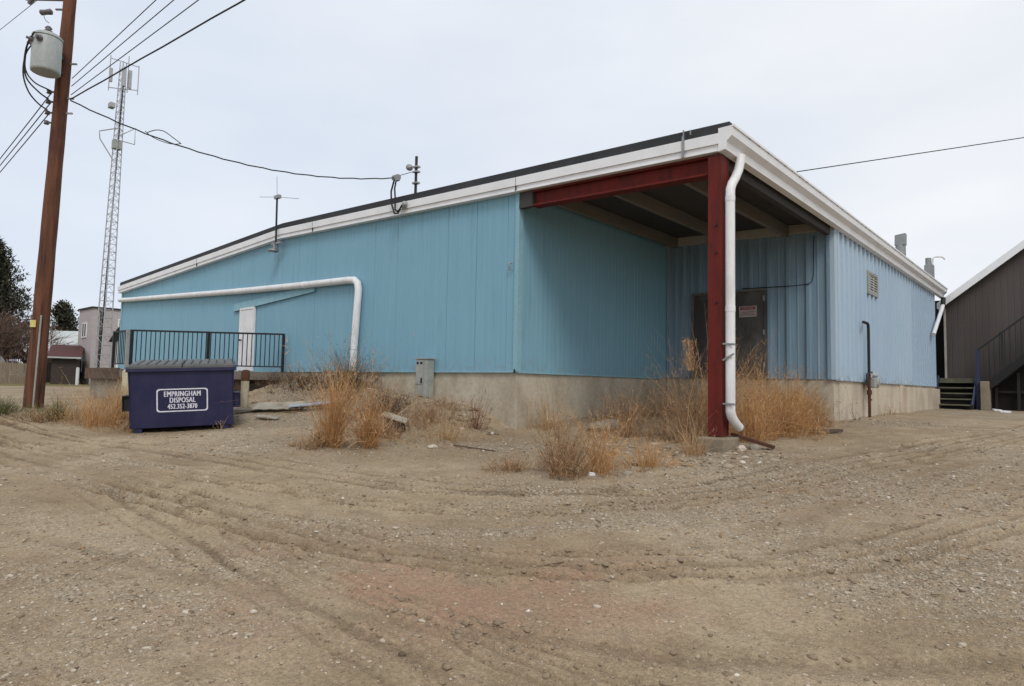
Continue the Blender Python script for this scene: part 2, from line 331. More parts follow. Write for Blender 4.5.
def ruts(x, y):
    h = np.zeros(x.shape); m = np.zeros(x.shape)
    for pts, marks in TRP:
        seg = np.r_[0, np.cumsum(np.hypot(*np.diff(pts, axis=0).T))]
        best = np.full(x.shape, 9e9); arc = np.zeros(x.shape); sgn = np.zeros(x.shape)
        tx, ty = np.gradient(pts[:, 0]), np.gradient(pts[:, 1])
        for i in range(len(pts)):
            dx = x - pts[i, 0]; dy = y - pts[i, 1]; q = dx * dx + dy * dy; k = q < best
            best[k] = q[k]; ln = math.hypot(tx[i], ty[i])
            sgn[k] = ((dx * ty[i] - dy * tx[i]) / ln)[k]; arc[k] = (seg[i] + (dx * tx[i] + dy * ty[i]) / ln)[k]
        wob = .09 * fbm(x, y, 1.3, 2, 5) + .03 * fbm(x, y, 9, 2, 6); fn_ = 2.4 * fbm(x, y, .55, 2, 11); bn = .55 + 1.3 * fbm(x, y, 5, 3, 21); ok = best < 3.0
        for o, w, d, lug, lo in marks:
            s = sgn - o + wob; a = np.abs(s); fade = np.clip(lo + fn_, 0, 1)
            core = np.exp(-(s / w) ** 4) * ok; lugp = np.clip(np.sin((arc + a * .9) * 2 * math.pi / .09) * 1.6, -1, 1) * np.clip(a / w, .2, 1)
            berm = np.exp(-((a - w * 1.35) / (w * .38)) ** 2) * ok * bn
            h += fade * (-1.5 * d * core + lug * .010 * lugp * core + d * 1.2 * berm)
            m = np.maximum(m, (np.exp(-(s / (w * .8)) ** 4) * ok) * fade * np.clip(.75 + .5 * lugp, 0, 1) * (1 if lug > .5 else .55))
    return h, m
DRIVE = smooth_path([(11, 16), (8.3, 5.4), (6.9, -1.2), (6.3, -4.0), (5.75, -5.3), (5.1, -6.3), (3.7, -7.1), (1, -7.8), (-4, -8.9), (-16, -11.2)], 12)
def drive_coords(x, y):
    """lateral offset and distance along the turning lane round the corner"""
    p = DRIVE; seg = np.r_[0, np.cumsum(np.hypot(*np.diff(p, axis=0).T))]; tx, ty = np.gradient(p[:, 0]), np.gradient(p[:, 1])
    best = np.full(x.shape, 9e9); s = np.zeros(x.shape); a = np.zeros(x.shape)
    for i in range(len(p)):
        dx = x - p[i, 0]; dy = y - p[i, 1]; q = dx * dx + dy * dy; k = q < best; ln = math.hypot(tx[i], ty[i])
        best[k] = q[k]; s[k] = ((dx * ty[i] - dy * tx[i]) / ln)[k]; a[k] = (seg[i] + (dx * tx[i] + dy * ty[i]) / ln)[k]
    return s, a
CG = (CAMP.x, CAMP.y)
yaw = math.atan2(fw.y, fw.x)
def gdetail(x, y):
    """small-scale relief plus surface masks"""
    d = np.hypot(x - CG[0], y - CG[1]); near = np.clip(1 - (d - 22) / 25, 0, 1)
    under = np.zeros(x.shape)
    h, tm = ruts(x, y)
    ds, da = drive_coords(x, y); lane = np.clip(1.25 - np.abs(ds - .1) / 2.4, 0, 1)
    strk = fbm(ds, da * .09, 2.1, 3, 71) + .7 * fbm(ds, da * .12, 6.5, 2, 73)
    wall = np.clip(np.minimum.reduce([np.hypot(np.maximum(np.maximum(-24 - x, x - .1), 0), np.maximum(-y - .1, 0))]) / 1.5, 0, 1)
    rough = .075 * fbm(x, y, .45, 3, 1) + .035 * fbm(x, y, 1.7, 3, 2) + .022 * fbm(x, y, 6, 3, 3) + .012 * np.abs(fbm(x, y, 19, 3, 4))
    gr = np.clip(.42 + 2.6 * fbm(x, y, .42, 4, 31) + 1.6 * strk * lane - .22 * lane + .55 * np.clip(1 - np.abs(y + 2.1 - .08 * x) / 2.2, 0, 1) * (x > -6) - .7 * tm, 0, 1)
    rough = rough + gr * (.018 * fbm(x, y, 28, 2, 41)) + lane * (.022 * strk) + .008 * fbm(x, y, 45, 2, 43)
    mound = .34 * np.exp(-(((x + 5.6) / 2.0) ** 2 + ((y + .9) / 1.35) ** 2)) + .16 * np.exp(-(((x + 2.2) / 1.3) ** 2 + ((y + .8) / .5) ** 2))
    lump = mound * (1 + 1.6 * fbm(x, y, 2.6, 3, 51))
    red = np.clip(.9 * np.exp(-(((x - 5.7) * .75 + (y + 7.3) * .66) / 1.9) ** 2 - ((-(x - 5.7) * .66 + (y + 7.3) * .75) / .75) ** 2) * (.45 + 3.2 * fbm(x, y, 1.9, 4, 61) + 1.2 * fbm(x, y, 9, 3, 64))
                  + .55 * np.exp(-((x - 6.6) ** 2 + (y + 3.0) ** 2) / 1.1) * (.6 + 2 * fbm(x, y, 1.6, 3, 62)), 0, 1)
    veg = np.clip((d - 42) / 3, 0, 1) * (x < -20)
    return (h + rough) * near + lump, gr, red, np.clip(tm + 1.2 * np.clip(mound * 3.2, 0, .75) * (.6 + 1.6 * fbm(x, y, 2.2, 3, 81)) + .3 * np.clip(-strk * lane * 3 - .3, 0, 1), 0, 1) * near, veg
def build_ground():
    fr = np.linspace(-R(58), R(58), 1000); back = np.linspace(R(58), 2 * math.pi - R(58), 72)[1:-1]
    th = np.r_[fr, back] + yaw
    rr = np.r_[.02, .8, np.exp(np.linspace(math.log(1.6), math.log(48), 900)), np.exp(np.linspace(math.log(50), math.log(1500), 40))]
    X = CG[0] + rr[:, None] * np.cos(th)[None]; Y = CG[1] + rr[:, None] * np.sin(th)[None]
    nr, nc = X.shape; x = X.ravel(); y = Y.ravel()
    z = gbase(x, y); dh = np.zeros_like(x); gr = np.zeros_like(x); red = np.zeros_like(x); tm = np.zeros_like(x); vg = np.zeros_like(x)
    d = np.hypot(x - CG[0], y - CG[1]); k = np.where(d < 60)[0]
    for c in np.array_split(k, 8): dh[c], gr[c], red[c], tm[c], vg[c] = gdetail(x[c], y[c])
    vg[d >= 60] = 1.0 * (x[d >= 60] < 0)
    i = np.arange(nr - 1)[:, None] * nc; j = np.arange(nc)[None]; jn = (j + 1) % nc
    f = np.stack([i + j, i + nc + j, i + nc + jn, i + jn], -1).reshape(-1, 4)
    o = npmesh('ground', np.stack([x, y, z + dh], 1), f, M['ground'], (0, 0, 0), None, True)
    for nm, a in (('gravel', gr), ('red', red), ('track', tm), ('veg', vg)):
        q = o.data.attributes.new(nm, 'FLOAT', 'POINT'); q.data.foreach_set('value', a.astype(np.float32))
    o['kind'] = 'structure'; return o
def ground_mat():
    m, t, p = newmat('dirt_yard'); v = geoco(t)
    def A(n):
        a = t.nodes.new('ShaderNodeAttribute'); a.attribute_name = n; return a.outputs['Fac']
    big = noise(t, v, .5, 5, .55); mid = noise(t, v, 3.5, 6, .6); fine = noise(t, v, 38, 5, .7); grit = noise(t, v, 120, 3, .7)
    c = mixc(t, ramp(t, big, .40, .60), (.298, .226, .146), (.395, .312, .212))
    c = mixc(t, ramp(t, mid, .48, .75), c, (.258, .192, .122))
    c = mixc(t, A('red'), c, (.35, .228, .155))
    tr = t.nodes.new('ShaderNodeMath'); tr.operation = 'MULTIPLY'; t.links.new(A('track'), tr.inputs[0]); t.links.new(ramp(t, mid, .22, .5), tr.inputs[1])
    c = mixc(t, tr.outputs[0], c, (.140, .100, .064))
    gg = t.nodes.new('ShaderNodeMath'); gg.operation = 'MULTIPLY'; t.links.new(A('gravel'), gg.inputs[0]); t.links.new(ramp(t, noise(t, v, 9, 4, .7), .38, .62), gg.inputs[1])
    vo = t.nodes.new('ShaderNodeTexVoronoi'); vo.inputs['Scale'].default_value = 60; t.links.new(v, vo.inputs['Vector'])
    bw = t.nodes.new('ShaderNodeSeparateColor'); t.links.new(vo.outputs['Color'], bw.inputs[0])
    gcol = ramp(t, bw.outputs[0], .15, .95, (.17, .135, .095, 1), (.52, .46, .37, 1))
    g2 = t.nodes.new('ShaderNodeMath'); g2.operation = 'MULTIPLY'; g2.inputs[1].default_value = .75; t.links.new(gg.outputs[0], g2.inputs[0])
    c = mixc(t, g2.outputs[0], c, gcol)
    c = mixc(t, .5, c, ramp(t, fine, .3, .72, (.22, .22, .22, 1), (.78, .78, .78, 1)), 'OVERLAY')
    c = mixc(t, .35, c, ramp(t, grit, .3, .7, (.25, .25, .25, 1), (.75, .75, .75, 1)), 'OVERLAY')
    c = mixc(t, A('veg'), c, mixc(t, ramp(t, noise(t, v, .6, 5, .7), .4, .6), (.22, .17, .09), (.11, .105, .04)))
    t.links.new(c, p.inputs['Base Color']); p.inputs['Roughness'].default_value = .97; p.inputs['Specular IOR Level'].default_value = .1
    vp = t.nodes.new('ShaderNodeTexVoronoi'); vp.inputs['Scale'].default_value = 75; t.links.new(v, vp.inputs['Vector'])
    pb = ramp(t, vp.outputs['Distance'], .0, .6, (1, 1, 1, 1), (0, 0, 0, 1)); c2 = t.nodes.new('ShaderNodeMath'); c2.operation = 'ADD'; t.links.new(pb, c2.inputs[0]); t.links.new(grit, c2.inputs[1]); grit = c2.outputs[0]
    ad = t.nodes.new('ShaderNodeMath'); ad.operation = 'ADD'; t.links.new(fine, ad.inputs[0]); t.links.new(grit, ad.inputs[1])
    bump(t, p, ad.outputs[0], .55, .018); return m
M['ground'] = ground_mat()
build_ground()
def gz(x, y):
    a = np.atleast_1d(float(x)); b = np.atleast_1d(float(y)); return float((gbase(a, b) + gdetail(a, b)[0])[0])

# gravel and litter
def stones():
    N = 95000
    r = np.exp(rng.uniform(math.log(1.9), math.log(19), N * 2)); a = yaw + rng.uniform(-R(47), R(47), N * 2)
    x = CG[0] + r * np.cos(a); y = CG[1] + r * np.sin(a); z = gbase(x, y); dh, gr, red, tm, vg = gdetail(x, y); z = z + dh
    keep = (rng.random(N * 2) < (.10 + .9 * gr ** 1.4 + .5 * np.clip(1 - np.abs(y + 2.4 - .1 * x) / 1.8, 0, 1) * (x > -4)) * (1 - .85 * tm)) & ~((y > -.05) & (x < 0)) & ~((y > 6.6) & (x < 4.25))
    x, y, z, r = x[keep][:N], y[keep][:N], z[keep][:N], r[keep][:N]; n = len(x)
    s = np.clip(np.exp(rng.normal(math.log(.0045), .58, n)), .002, .022) * (.6 + .06 * r)
    ph = (1 + 5 ** .5) / 2
    iv = np.array([(-1,ph,0),(1,ph,0),(-1,-ph,0),(1,-ph,0),(0,-1,ph),(0,1,ph),(0,-1,-ph),(0,1,-ph),(ph,0,-1),(ph,0,1),(-ph,0,-1),(-ph,0,1)]) / 1.9
    fi = np.array([(0,11,5),(0,5,1),(0,1,7),(0,7,10),(0,10,11),(1,5,9),(5,11,4),(11,10,2),(10,7,6),(7,1,8),(3,9,4),(3,4,2),(3,2,6),(3,6,8),(3,8,9),(4,9,5),(2,4,11),(6,2,10),(8,6,7),(9,8,1)])
    v = iv[None] * (1 + rng.normal(0, .2, (n, 12, 1))) * np.stack([s * rng.uniform(.8, 1.7, n), s * rng.uniform(.7, 1.2, n), s * rng.uniform(.35, .8, n)], 1)[:, None]
    w = rng.uniform(0, 6.28, n); c, q = np.cos(w)[:, None], np.sin(w)[:, None]
    v = np.stack([v[..., 0] * c - v[..., 1] * q + x[:, None], v[..., 0] * q + v[..., 1] * c + y[:, None], v[..., 2] + (z + s * .12)[:, None]], -1)
    f = (fi[None] + (np.arange(n) * 12)[:, None, None]).reshape(-1, 3)
    tone = np.clip(rng.normal(.46, .21, n), 0, 1)
    o = npmesh('gravel', v.reshape(-1, 3), f, M['stones'], (0, 0, 0), np.repeat(tone, 12)); o['kind'] = 'stuff'
    o['label'] = 'loose tan and grey gravel stones scattered over the dirt yard'; o['category'] = 'gravel'
stones()
def rubble():
    """coarser broken stone and clods on the bank against the footing"""
    n = 2600; x = rng.uniform(-8.2, .3, n); y = -.12 - np.abs(rng.normal(0, 1.1, n)); k = rng.random(n) < np.clip(.5 + 2.4 * fbm(x, y, .9, 3, 91), 0.05, 1); x, y = x[k], y[k]
    x2 = rng.uniform(2.2, 5.4, 420); y2 = rng.normal(-.9, .6, 420); x = np.r_[x, x2]; y = np.r_[y, y2]; n = len(x)
    z = gbase(x, y) + gdetail(x, y)[0]; s = np.clip(np.exp(rng.normal(math.log(.017), .55, n)), .006, .075)
    ph = (1 + 5 ** .5) / 2; iv = np.array([(-1,ph,0),(1,ph,0),(-1,-ph,0),(1,-ph,0),(0,-1,ph),(0,1,ph),(0,-1,-ph),(0,1,-ph),(ph,0,-1),(ph,0,1),(-ph,0,-1),(-ph,0,1)]) / 1.9
    fi = np.array([(0,11,5),(0,5,1),(0,1,7),(0,7,10),(0,10,11),(1,5,9),(5,11,4),(11,10,2),(10,7,6),(7,1,8),(3,9,4),(3,4,2),(3,2,6),(3,6,8),(3,8,9),(4,9,5),(2,4,11),(6,2,10),(8,6,7),(9,8,1)])
    v = iv[None] * (1 + rng.normal(0, .24, (n, 12, 1))) * np.stack([s * rng.uniform(.8, 2.2, n), s * rng.uniform(.7, 1.5, n), s * rng.uniform(.35, .8, n)], 1)[:, None] + np.stack([x, y, z], 1)[:, None]
    f = (fi[None] + (np.arange(n) * 12)[:, None, None]).reshape(-1, 3)
    o = npmesh('rubble', v.reshape(-1, 3), f, M['stones'], (0, 0, 0), np.repeat(np.clip(rng.normal(.33, .24, n), 0, 1), 12)); o['kind'] = 'stuff'
    o['label'] = 'broken stone rubble and clods along the bank below the wall'; o['category'] = 'rubble'
rubble()
def litter():
    """flat dry stalks and leaf bits lying on the soil"""
    n = 1500; v = []; f = []; tn = []
    r = np.exp(rng.uniform(math.log(4.5), math.log(16), n * 4)); a = yaw + rng.uniform(-R(46), R(46), n * 4)
    x = CG[0] + r * np.cos(a); y = CG[1] + r * np.sin(a)
    pr = np.clip(1.1 - np.abs(y + 1.6 - .05 * x) / 2.6, .06, 1) ; k = (rng.random(n * 4) < pr) & ~((y > -.1) & (x < 0)) & ~((y > 6.5) & (x < 4.3))
    x, y = x[k][:n], y[k][:n]; z = gbase(x, y) + gdetail(x, y)[0]
    for i in range(len(x)):
        L_ = rng.uniform(.02, .13); w = rng.uniform(.002, .007); t = rng.uniform(0, 6.28); d = np.array((math.cos(t), math.sin(t), rng.uniform(-.05, .25))) * L_ / 2; q = np.array((-math.sin(t), math.cos(t), .3)) * w
        c = np.array((x[i], y[i], z[i] + .012)); b = len(v); v += [c - d - q, c + d - q, c + d + q, c - d + q]; f.append((b, b + 1, b + 2, b + 3)); tn += [rng.random()] * 4
    o = npmesh('plant_litter', np.array(v), np.array(f), M['brown_weed'], (0, 0, 0), np.array(tn) * .6); o['kind'] = 'stuff'
    o['label'] = 'broken dry stalks and leaf litter lying on the dirt'; o['category'] = 'litter'
litter()
def clods():
    """broken soil lumps thrown up along the wheel ruts"""
    xs = []; ys = []
    for pts, marks in TRP:
        for of, w, d, lug, lo in marks:
            n = int(560 * lug) + 30; i = rng.integers(0, len(pts) - 1, n); t = rng.random(n)[:, None]; p = pts[i] * (1 - t) + pts[i + 1] * t
            q = pts[i + 1] - pts[i]; q /= np.linalg.norm(q, axis=1)[:, None] + 1e-9
            o = of + rng.normal(0, .35, n) * w + np.sign(rng.normal(0, 1, n)) * w * 1.15; xs.append(p[:, 0] + q[:, 1] * o); ys.append(p[:, 1] - q[:, 0] * o)
    x = np.concatenate(xs); y = np.concatenate(ys); k = np.clip(.35 + 2.2 * fbm(x, y, .55, 2, 11), 0, 1) > rng.random(len(x)) * .8
    k &= (np.hypot(x - CG[0], y - CG[1]) < 14) & (np.hypot(x - CG[0], y - CG[1]) > 1.5); x, y = x[k], y[k]; n = len(x)
    z = gbase(x, y) + gdetail(x, y)[0]; s = np.exp(np.clip(rng.normal(math.log(.0075), .5, n), -9, -4.1)); ph = (1 + 5 ** .5) / 2
    iv = np.array([(-1,ph,0),(1,ph,0),(-1,-ph,0),(1,-ph,0),(0,-1,ph),(0,1,ph),(0,-1,-ph),(0,1,-ph),(ph,0,-1),(ph,0,1),(-ph,0,-1),(-ph,0,1)]) / 1.9
    fi = np.array([(0,11,5),(0,5,1),(0,1,7),(0,7,10),(0,10,11),(1,5,9),(5,11,4),(11,10,2),(10,7,6),(7,1,8),(3,9,4),(3,4,2),(3,2,6),(3,6,8),(3,8,9),(4,9,5),(2,4,11),(6,2,10),(8,6,7),(9,8,1)])
    v = iv[None] * (1 + rng.normal(0, .22, (n, 12, 1))) * np.stack([s * rng.uniform(.8, 2.0, n), s * rng.uniform(.8, 1.6, n), s * rng.uniform(.5, .9, n)], 1)[:, None] + np.stack([x, y, z], 1)[:, None]
    f = (fi[None] + (np.arange(n) * 12)[:, None, None]).reshape(-1, 3)
    o = npmesh('soil_clods', v.reshape(-1, 3), f, M['clod'], (0, 0, 0)); o['kind'] = 'stuff'; o['label'] = 'crumbled soil clods along the tyre ruts'; o['category'] = 'soil'
clods()

# ------------------------------------------------------------------ blue warehouse
XL, WX, YD, YB = -23.1, 4.3, 6.30, 19.6
RX = -9.4
def zrake(x): return 3.99 - (x - RX) * (.45 / 13.85) if x > RX else 3.99 - (RX - x) * (.56 / 13.7)
wh = thing('warehouse', 'long low blue metal warehouse with open loading bay and red corner post', 'warehouse', (-9, 0, -.9))
GR = []
for _k in range(6): GR += [(_k + 0, 0), (_k + .86, 0), (_k + .89, -.004 if _k < 5 else -.011), (_k + .95, -.004 if _k < 5 else -.011)]
GR = [(a / 6, o) for a, o in GR]
P('front_wall', 'teal', wh, lambda b: b.ribbed((XL, 0), (0, 0), (0, -1), 0, lambda p: zrake(p.x) + .12, .912, GR, .6), label='long teal front wall with fine vertical grooves')
P('bay_side_wall', 'teal', wh, lambda b: b.ribbed((0, 0), (0, YD), (1, 0), -.01, lambda p: 3.86, .912, GR, .6), label='teal wall along the inside of the loading bay')
RP = [(0, 0), (.06, 0), (.10, .06), (.26, .06), (.30, 0), (.58, 0), (.61, .012), (.66, .012), (.69, 0)]
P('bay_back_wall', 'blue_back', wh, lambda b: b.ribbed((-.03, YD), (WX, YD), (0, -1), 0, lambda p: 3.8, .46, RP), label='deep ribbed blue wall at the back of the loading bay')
SP = [(0, 0), (.34, 0), (.37, .055), (.66, .055), (.69, 0)]
P('side_wall', 'blue', wh, lambda b: b.ribbed((WX, YD), (WX, 15.0), (1, 0), 0, lambda p: 3.75, .42, SP), label='pale blue ribbed wall facing the alley')
P('side_wall', 'repaint', wh, lambda b: b.ribbed((WX, 15.0), (WX, YB), (1, 0), 0, lambda p: 3.75, .42, SP), label='repainted bluer stretch of the alley wall')
P('rear_wall', 'blue', wh, lambda b: b.ribbed((WX, YB), (XL, YB), (0, 1), 0, lambda p: zrake(p.x) + .12, .46, RP))
P('far_side_wall', 'teal', wh, lambda b: b.ribbed((XL, YB), (XL, 0), (-1, 0), 0, lambda p: 3.55, .3, GR))
def f(b):
    b.box(-.07, .035, -.045, .01, 0, zrake(0) + .05); b.box(-.002, .035, .01, .09, 0, 3.8)
P('corner_trim', 'teal_trim', wh, f)
P('corner_trim', 'blue', wh, lambda b: (b.box(WX - .12, WX + .03, YD - .04, YD + .01, 0, 3.66), b.box(WX + .001, WX + .04, YD + .01, YD + .12, 0, 3.66)))
P('corner_trim', 'teal_trim', wh, lambda b: b.box(XL - .03, XL + .09, -.04, .02, 0, zrake(XL) + .05))
# foundation: below every wall, set back a little
def f(b):
    b.box(XL, -.02, .03, .35, -1.6, -.004); b.box(-.38, -.02, .35, 6.31, -1.6, -.006)
P('foundation', 'conc', wh, f, .01)
P('foundation', 'conc', wh, lambda b: b.box(-.02, WX - .03, YD + .02, YD + .4, -1.6, -.005), .01, 'concrete footing under the bay back wall')
def f(b):
    b.box(WX - .42, WX - .01, YD + .4, 13.2, -1.6, -.004); b.box(WX - .42, WX + .14, 13.6, YB, -1.6, -.10); b.box(WX - .42, WX + .03, 13.2, 13.6, -1.6, -.008)
    b.box(WX - .42, WX - .01, 13.6, YB, -.10, -.006)
P('foundation', 'conc_pale', wh, f, .012, 'pale concrete footing along the alley with a stepped pilaster')
def f(b):
    b.box(XL + .3, XL, .35, YB, -1.6, 0); b.box(XL, WX - .5, YB - .3, YB - .02, -1.6, -.003)
P('foundation', 'conc', wh, f)
# base flashing
def f(b):
    b.box(XL, .02, -.028, -.003, -.022, .018); b.box(.003, .03, -.003, 6.0, -.03, .012)
P('base_flashing', 'teal_trim', wh, f)
P('base_flashing', 'blue', wh, lambda b: b.box(WX + .002, WX + .04, YD, YB, -.02, .012))
# roof
def roof(b):
    for x0, x1 in ((XL - .15, RX), (RX, 4.52)):
        z0, z1 = zrake(x0) + .34, zrake(x1) + .34
        b.hexa([(x0, .3, z0 - .05), (x1, .3, z1 - .05), (x1, YB + .25, z1 - .05), (x0, YB + .25, z0 - .05), (x0, .3, z0), (x1, .3, z1), (x1, YB + .25, z1), (x0, YB + .25, z0)])
    y = .45
    while y < YB:
        x0, x1 = RX, 4.6; z0, z1 = zrake(x0) + .345, zrake(4.52) + .345
        b.hexa([(x0, y, z0 - .002), (x1, y, z1 - .002), (x1, y + .1, z1 - .002), (x0, y + .1, z0 - .002), (x0, y + .03, z0 + .035), (x1, y + .03, z1 + .035), (x1, y + .07, z1 + .035), (x0, y + .07, z0 + .035)]); y += .42
rf = P('roof', 'galv', wh, roof)
P('roof_edge_cap', 'cap', wh, lambda b: b.sweepx([(-.10, .29), (.30, .29), (.30, .47), (-.10, .47)], [XL - .12, -20, -16, -12, RX, -5, 0, 4.50], zrake))
XS = [XL - .14, -20, -16, -12, RX, -5, 0, WX + .045]
P('rake_trim', 'white', wh, lambda b: b.sweepx([(-.175, .115), (-.002, .115), (-.002, .288), (-.175, .288)], XS, zrake))
P('rake_trim', 'white', wh, lambda b: (b.sweepx([(-.145, .022), (-.004, .022), (-.004, .112), (-.145, .112)], XS, zrake), b.sweepx([(-.158, 0), (-.004, 0), (-.004, .02), (-.158, .02)], XS, zrake)))
for x in (.02, -7.6, -15.2): P('rake_joint', 'dark', wh, lambda b: b.box(x, x + .006, -.18, -.12, zrake(x) + .004, zrake(x) + .285))
# eave gutter on the alley side
def f(b):
    pr = [(4.345, 3.53), (4.46, 3.55), (4.48, 3.67), (4.57, 3.75), (4.59, 3.91), (4.345, 3.91)]
    b.prism([(x, -.17, z) for x, z in pr], (0, 0, 0), (0, YB + 1.4, 0))
gt = P('gutter', 'white', wh, f)
P('gutter_lip', 'white', wh, lambda b: b.box(4.572, 4.605, -.175, YB + 1.2, 3.885, 3.925))
P('soffit', 'offwhite', wh, lambda b: b.box(WX + .003, 4.34, YD, YB + .3, 3.60, 3.9))
# gutter bracket and strap near the corner
P('gutter_strap', 'galv', wh, lambda b: (b.box(3.72, 3.76, -.195, -.178, 3.56, 3.92), b.box(3.735, 3.75, -.185, -.16, 3.92, 4.03), b.box(3.86, 3.875, -.185, -.16, 3.92, 4.0)))
# canopy ceiling, purlins, beams
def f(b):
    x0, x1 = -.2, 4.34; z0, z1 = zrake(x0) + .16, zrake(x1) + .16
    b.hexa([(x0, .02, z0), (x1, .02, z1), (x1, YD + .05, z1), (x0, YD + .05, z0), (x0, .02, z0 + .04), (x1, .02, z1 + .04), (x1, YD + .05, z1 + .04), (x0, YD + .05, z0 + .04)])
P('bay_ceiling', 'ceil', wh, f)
for px in (.34, 1.78, 3.28):
    P('purlin', 'purlin', wh, lambda b: b.box(px - .05, px + .05, .14, YD - .14, zrake(px) - .12, zrake(px) + .155), .006)
P('bay_header', 'offwhite', wh, lambda b: b.hexa([(.0, YD - .13, 3.62), (WX - .02, YD - .13, 3.50), (WX - .02, YD - .037, 3.50), (.0, YD - .037, 3.62), (.0, YD - .13, 3.93), (WX - .02, YD - .13, 3.80), (WX - .02, YD - .037, 3.80), (.0, YD - .037, 3.93)]), .008)
P('edge_beam', 'ceil', wh, lambda b: b.box(4.14, 4.27, .18, YD - .14, 3.38, 3.69), .01)
def f(b):
    for za, zb in ((-.32, -.285), (-.035, 0)):
        b.sweepx([(-.055, za), (.175, za), (.175, zb), (-.055, zb)], [.38, 4.15], lambda x: zrake(x) - .012)
    b.sweepx([(.03, -.285), (.09, -.285), (.09, -.035), (.03, -.035)], [.39, 4.15], lambda x: zrake(x) - .012)
P('red_beam', 'red', wh, f, .006)
P('beam_bracket', 'ceil', wh, lambda b: b.box(.036, .38, -.06, .06, zrake(0) - .34, zrake(0) - .02))
# post (H column) with its concrete footing
def f(b):
    b.box(4.145, 4.38, -.12, -.095, -1.02, 3.50); b.box(4.145, 4.38, .125, .15, -1.02, 3.50)
    b.box(4.17, 4.19, -.095, .125, -1.02, 3.50); b.box(4.345, 4.365, -.095, .125, -1.02, 3.50)
po = P('post', 'red', wh, f, .008, 'dark red steel corner post')
P('footing', 'conc_dirty', po, lambda b: (b.box(4.02, 4.50, -.32, .28, -1.5, -1.03)), .025)
for z in (2.35, 1.9, 1.1): P('bolt', 'black', po, lambda b: b.lathe((4.29, -.12, z), [(.018, 0), (.018, .02)], 6, (0, -1, 0)))
# white downspout on the post
pth = [(4.49, .38, 3.58), (4.49, .35, 3.46), (4.49, .28, 3.31), (4.49, .14, 3.14), (4.49, .02, 3.02), (4.485, -.03, 2.92), (4.485, -.04, 2.75)]
pth2 = [(4.485, -.04, 2.75 - i * .42) for i in range(1, 9)] + [(4.485, -.04, -.62), (4.485, .0, -.70), (4.49, .12, -.80), (4.50, .26, -.88)]
ds = P('downspout', 'white_pipe', wh, lambda b: b.tube(pth + pth2, .074, 18), label='white round downspout beside the red post')
P('pipe_mouth', 'black', ds, lambda b: b.tube([(4.50, .259, -.8795), (4.5003, .264, -.883)], .060, 18))
for z in (2.72, .95): P('coupling', 'white_pipe', ds, lambda b: b.tube([(4.485, -.04, z), (4.485, -.04, z + .09)], .079, 18))
for z in (.42, -.52): P('pipe_band', 'galv', ds, lambda b: b.tube([(4.485, -.04, z), (4.485, -.04, z + .025)], .08, 18))
for z, dz in ((.44, -.01), (.18, .1), (-.50, 0)): P('pipe_clamp', 'galv', ds, lambda b: b.bar((4.40, -.13, z), (4.58, -.13, z + dz), .02, .025))
# white drain pipe on the front wall
pa = [(XL + .05, -.12, 3.105), (-22, -.12, 3.045), (-18, -.12, 2.87), (-12, -.12, 2.60), (-8, -.12, 2.455), (-5.85, -.12, 2.395), (-5.55, -.12, 2.37), (-5.41, -.12, 2.28), (-5.36, -.12, 2.1), (-5.41, -.12, 1.4), (-5.50, -.12, .02)]
dp = P('drain_pipe', 'white_pipe', wh, lambda b: b.tube(pa, .095, 14), label='white drain pipe bent down across the teal wall')
P('pipe_band', 'galv', dp, lambda b: b.tube([(-5.466, -.12, .55), (-5.465, -.12, .56)], .099, 14))
for x, z in ((-18, 2.87), (-12, 2.60), (-8, 2.455)): P('coupling', 'white', dp, lambda b: b.tube([(x, -.12, z), (x + .12, -.12, z - .004)], .102, 14))
P('awning_board', 'teal_trim', wh, lambda b: b.hexa([(-12.4, -.07, 1.96), (-7.55, -.07, 2.24), (-7.55, -.012, 2.24), (-12.4, -.012, 1.96), (-12.4, -.05, 2.2), (-7.55, -.05, 2.44), (-7.55, -.012, 2.44), (-12.4, -.012, 2.2)]))
# white door on the dock
wd = P('door', 'doorw', wh, lambda b: b.box(-11.84, -11.02, -.06, -.014, .02, 1.97), .004, 'plain white door')
P('door_frame', 'doorw', wd, lambda b: (b.box(-11.92, -11.845, -.075, -.012, 0, 2.04), b.box(-11.015, -10.95, -.075, -.012, 0, 2.04), b.box(-11.845, -11.015, -.075, -.012, 1.975, 2.04)))
P('door_handle', 'dark', wd, lambda b: b.lathe((-11.74, -.06, 1.0), [(.02, 0), (.02, .04), (.035, .045), (.03, .08)], 12, (0, -1, 0)))
# brown double steel door in the bay
yd = YD - .04
dd = P('double_door', 'door', wh, lambda b: (b.box(.84, 1.77, yd - .03, yd + .03, .02, 2.20), b.box(1.782, 2.70, yd - .03, yd + .03, .02, 2.20)), .004, 'weathered brown steel double door')
P('door_frame', 'purlin', dd, lambda b: (b.box(.77, .835, yd - .06, yd + .03, 0, 2.26), b.box(.835, 2.77, yd - .06, yd + .03, 2.205, 2.26)))
P('door_frame', 'door', dd, lambda b: b.box(2.705, 2.77, yd - .06, yd + .03, 0, 2.204))
P('door_handle', 'galv', dd, lambda b: (b.box(1.82, 1.99, yd - .075, yd - .032, 1.24, 1.295), b.box(1.86, 1.90, yd - .1, yd - .075, 1.23, 1.31)))
for z in (.3, 1.1, 1.95): P('hinge', 'galv', dd, lambda b: b.box(2.685, 2.725, yd - .07, yd - .03, z, z + .12))
sg = P('warning_sign', 'signw', dd, lambda b: b.box(2.07, 2.52, yd - .038, yd - .032, 1.56, 1.84))
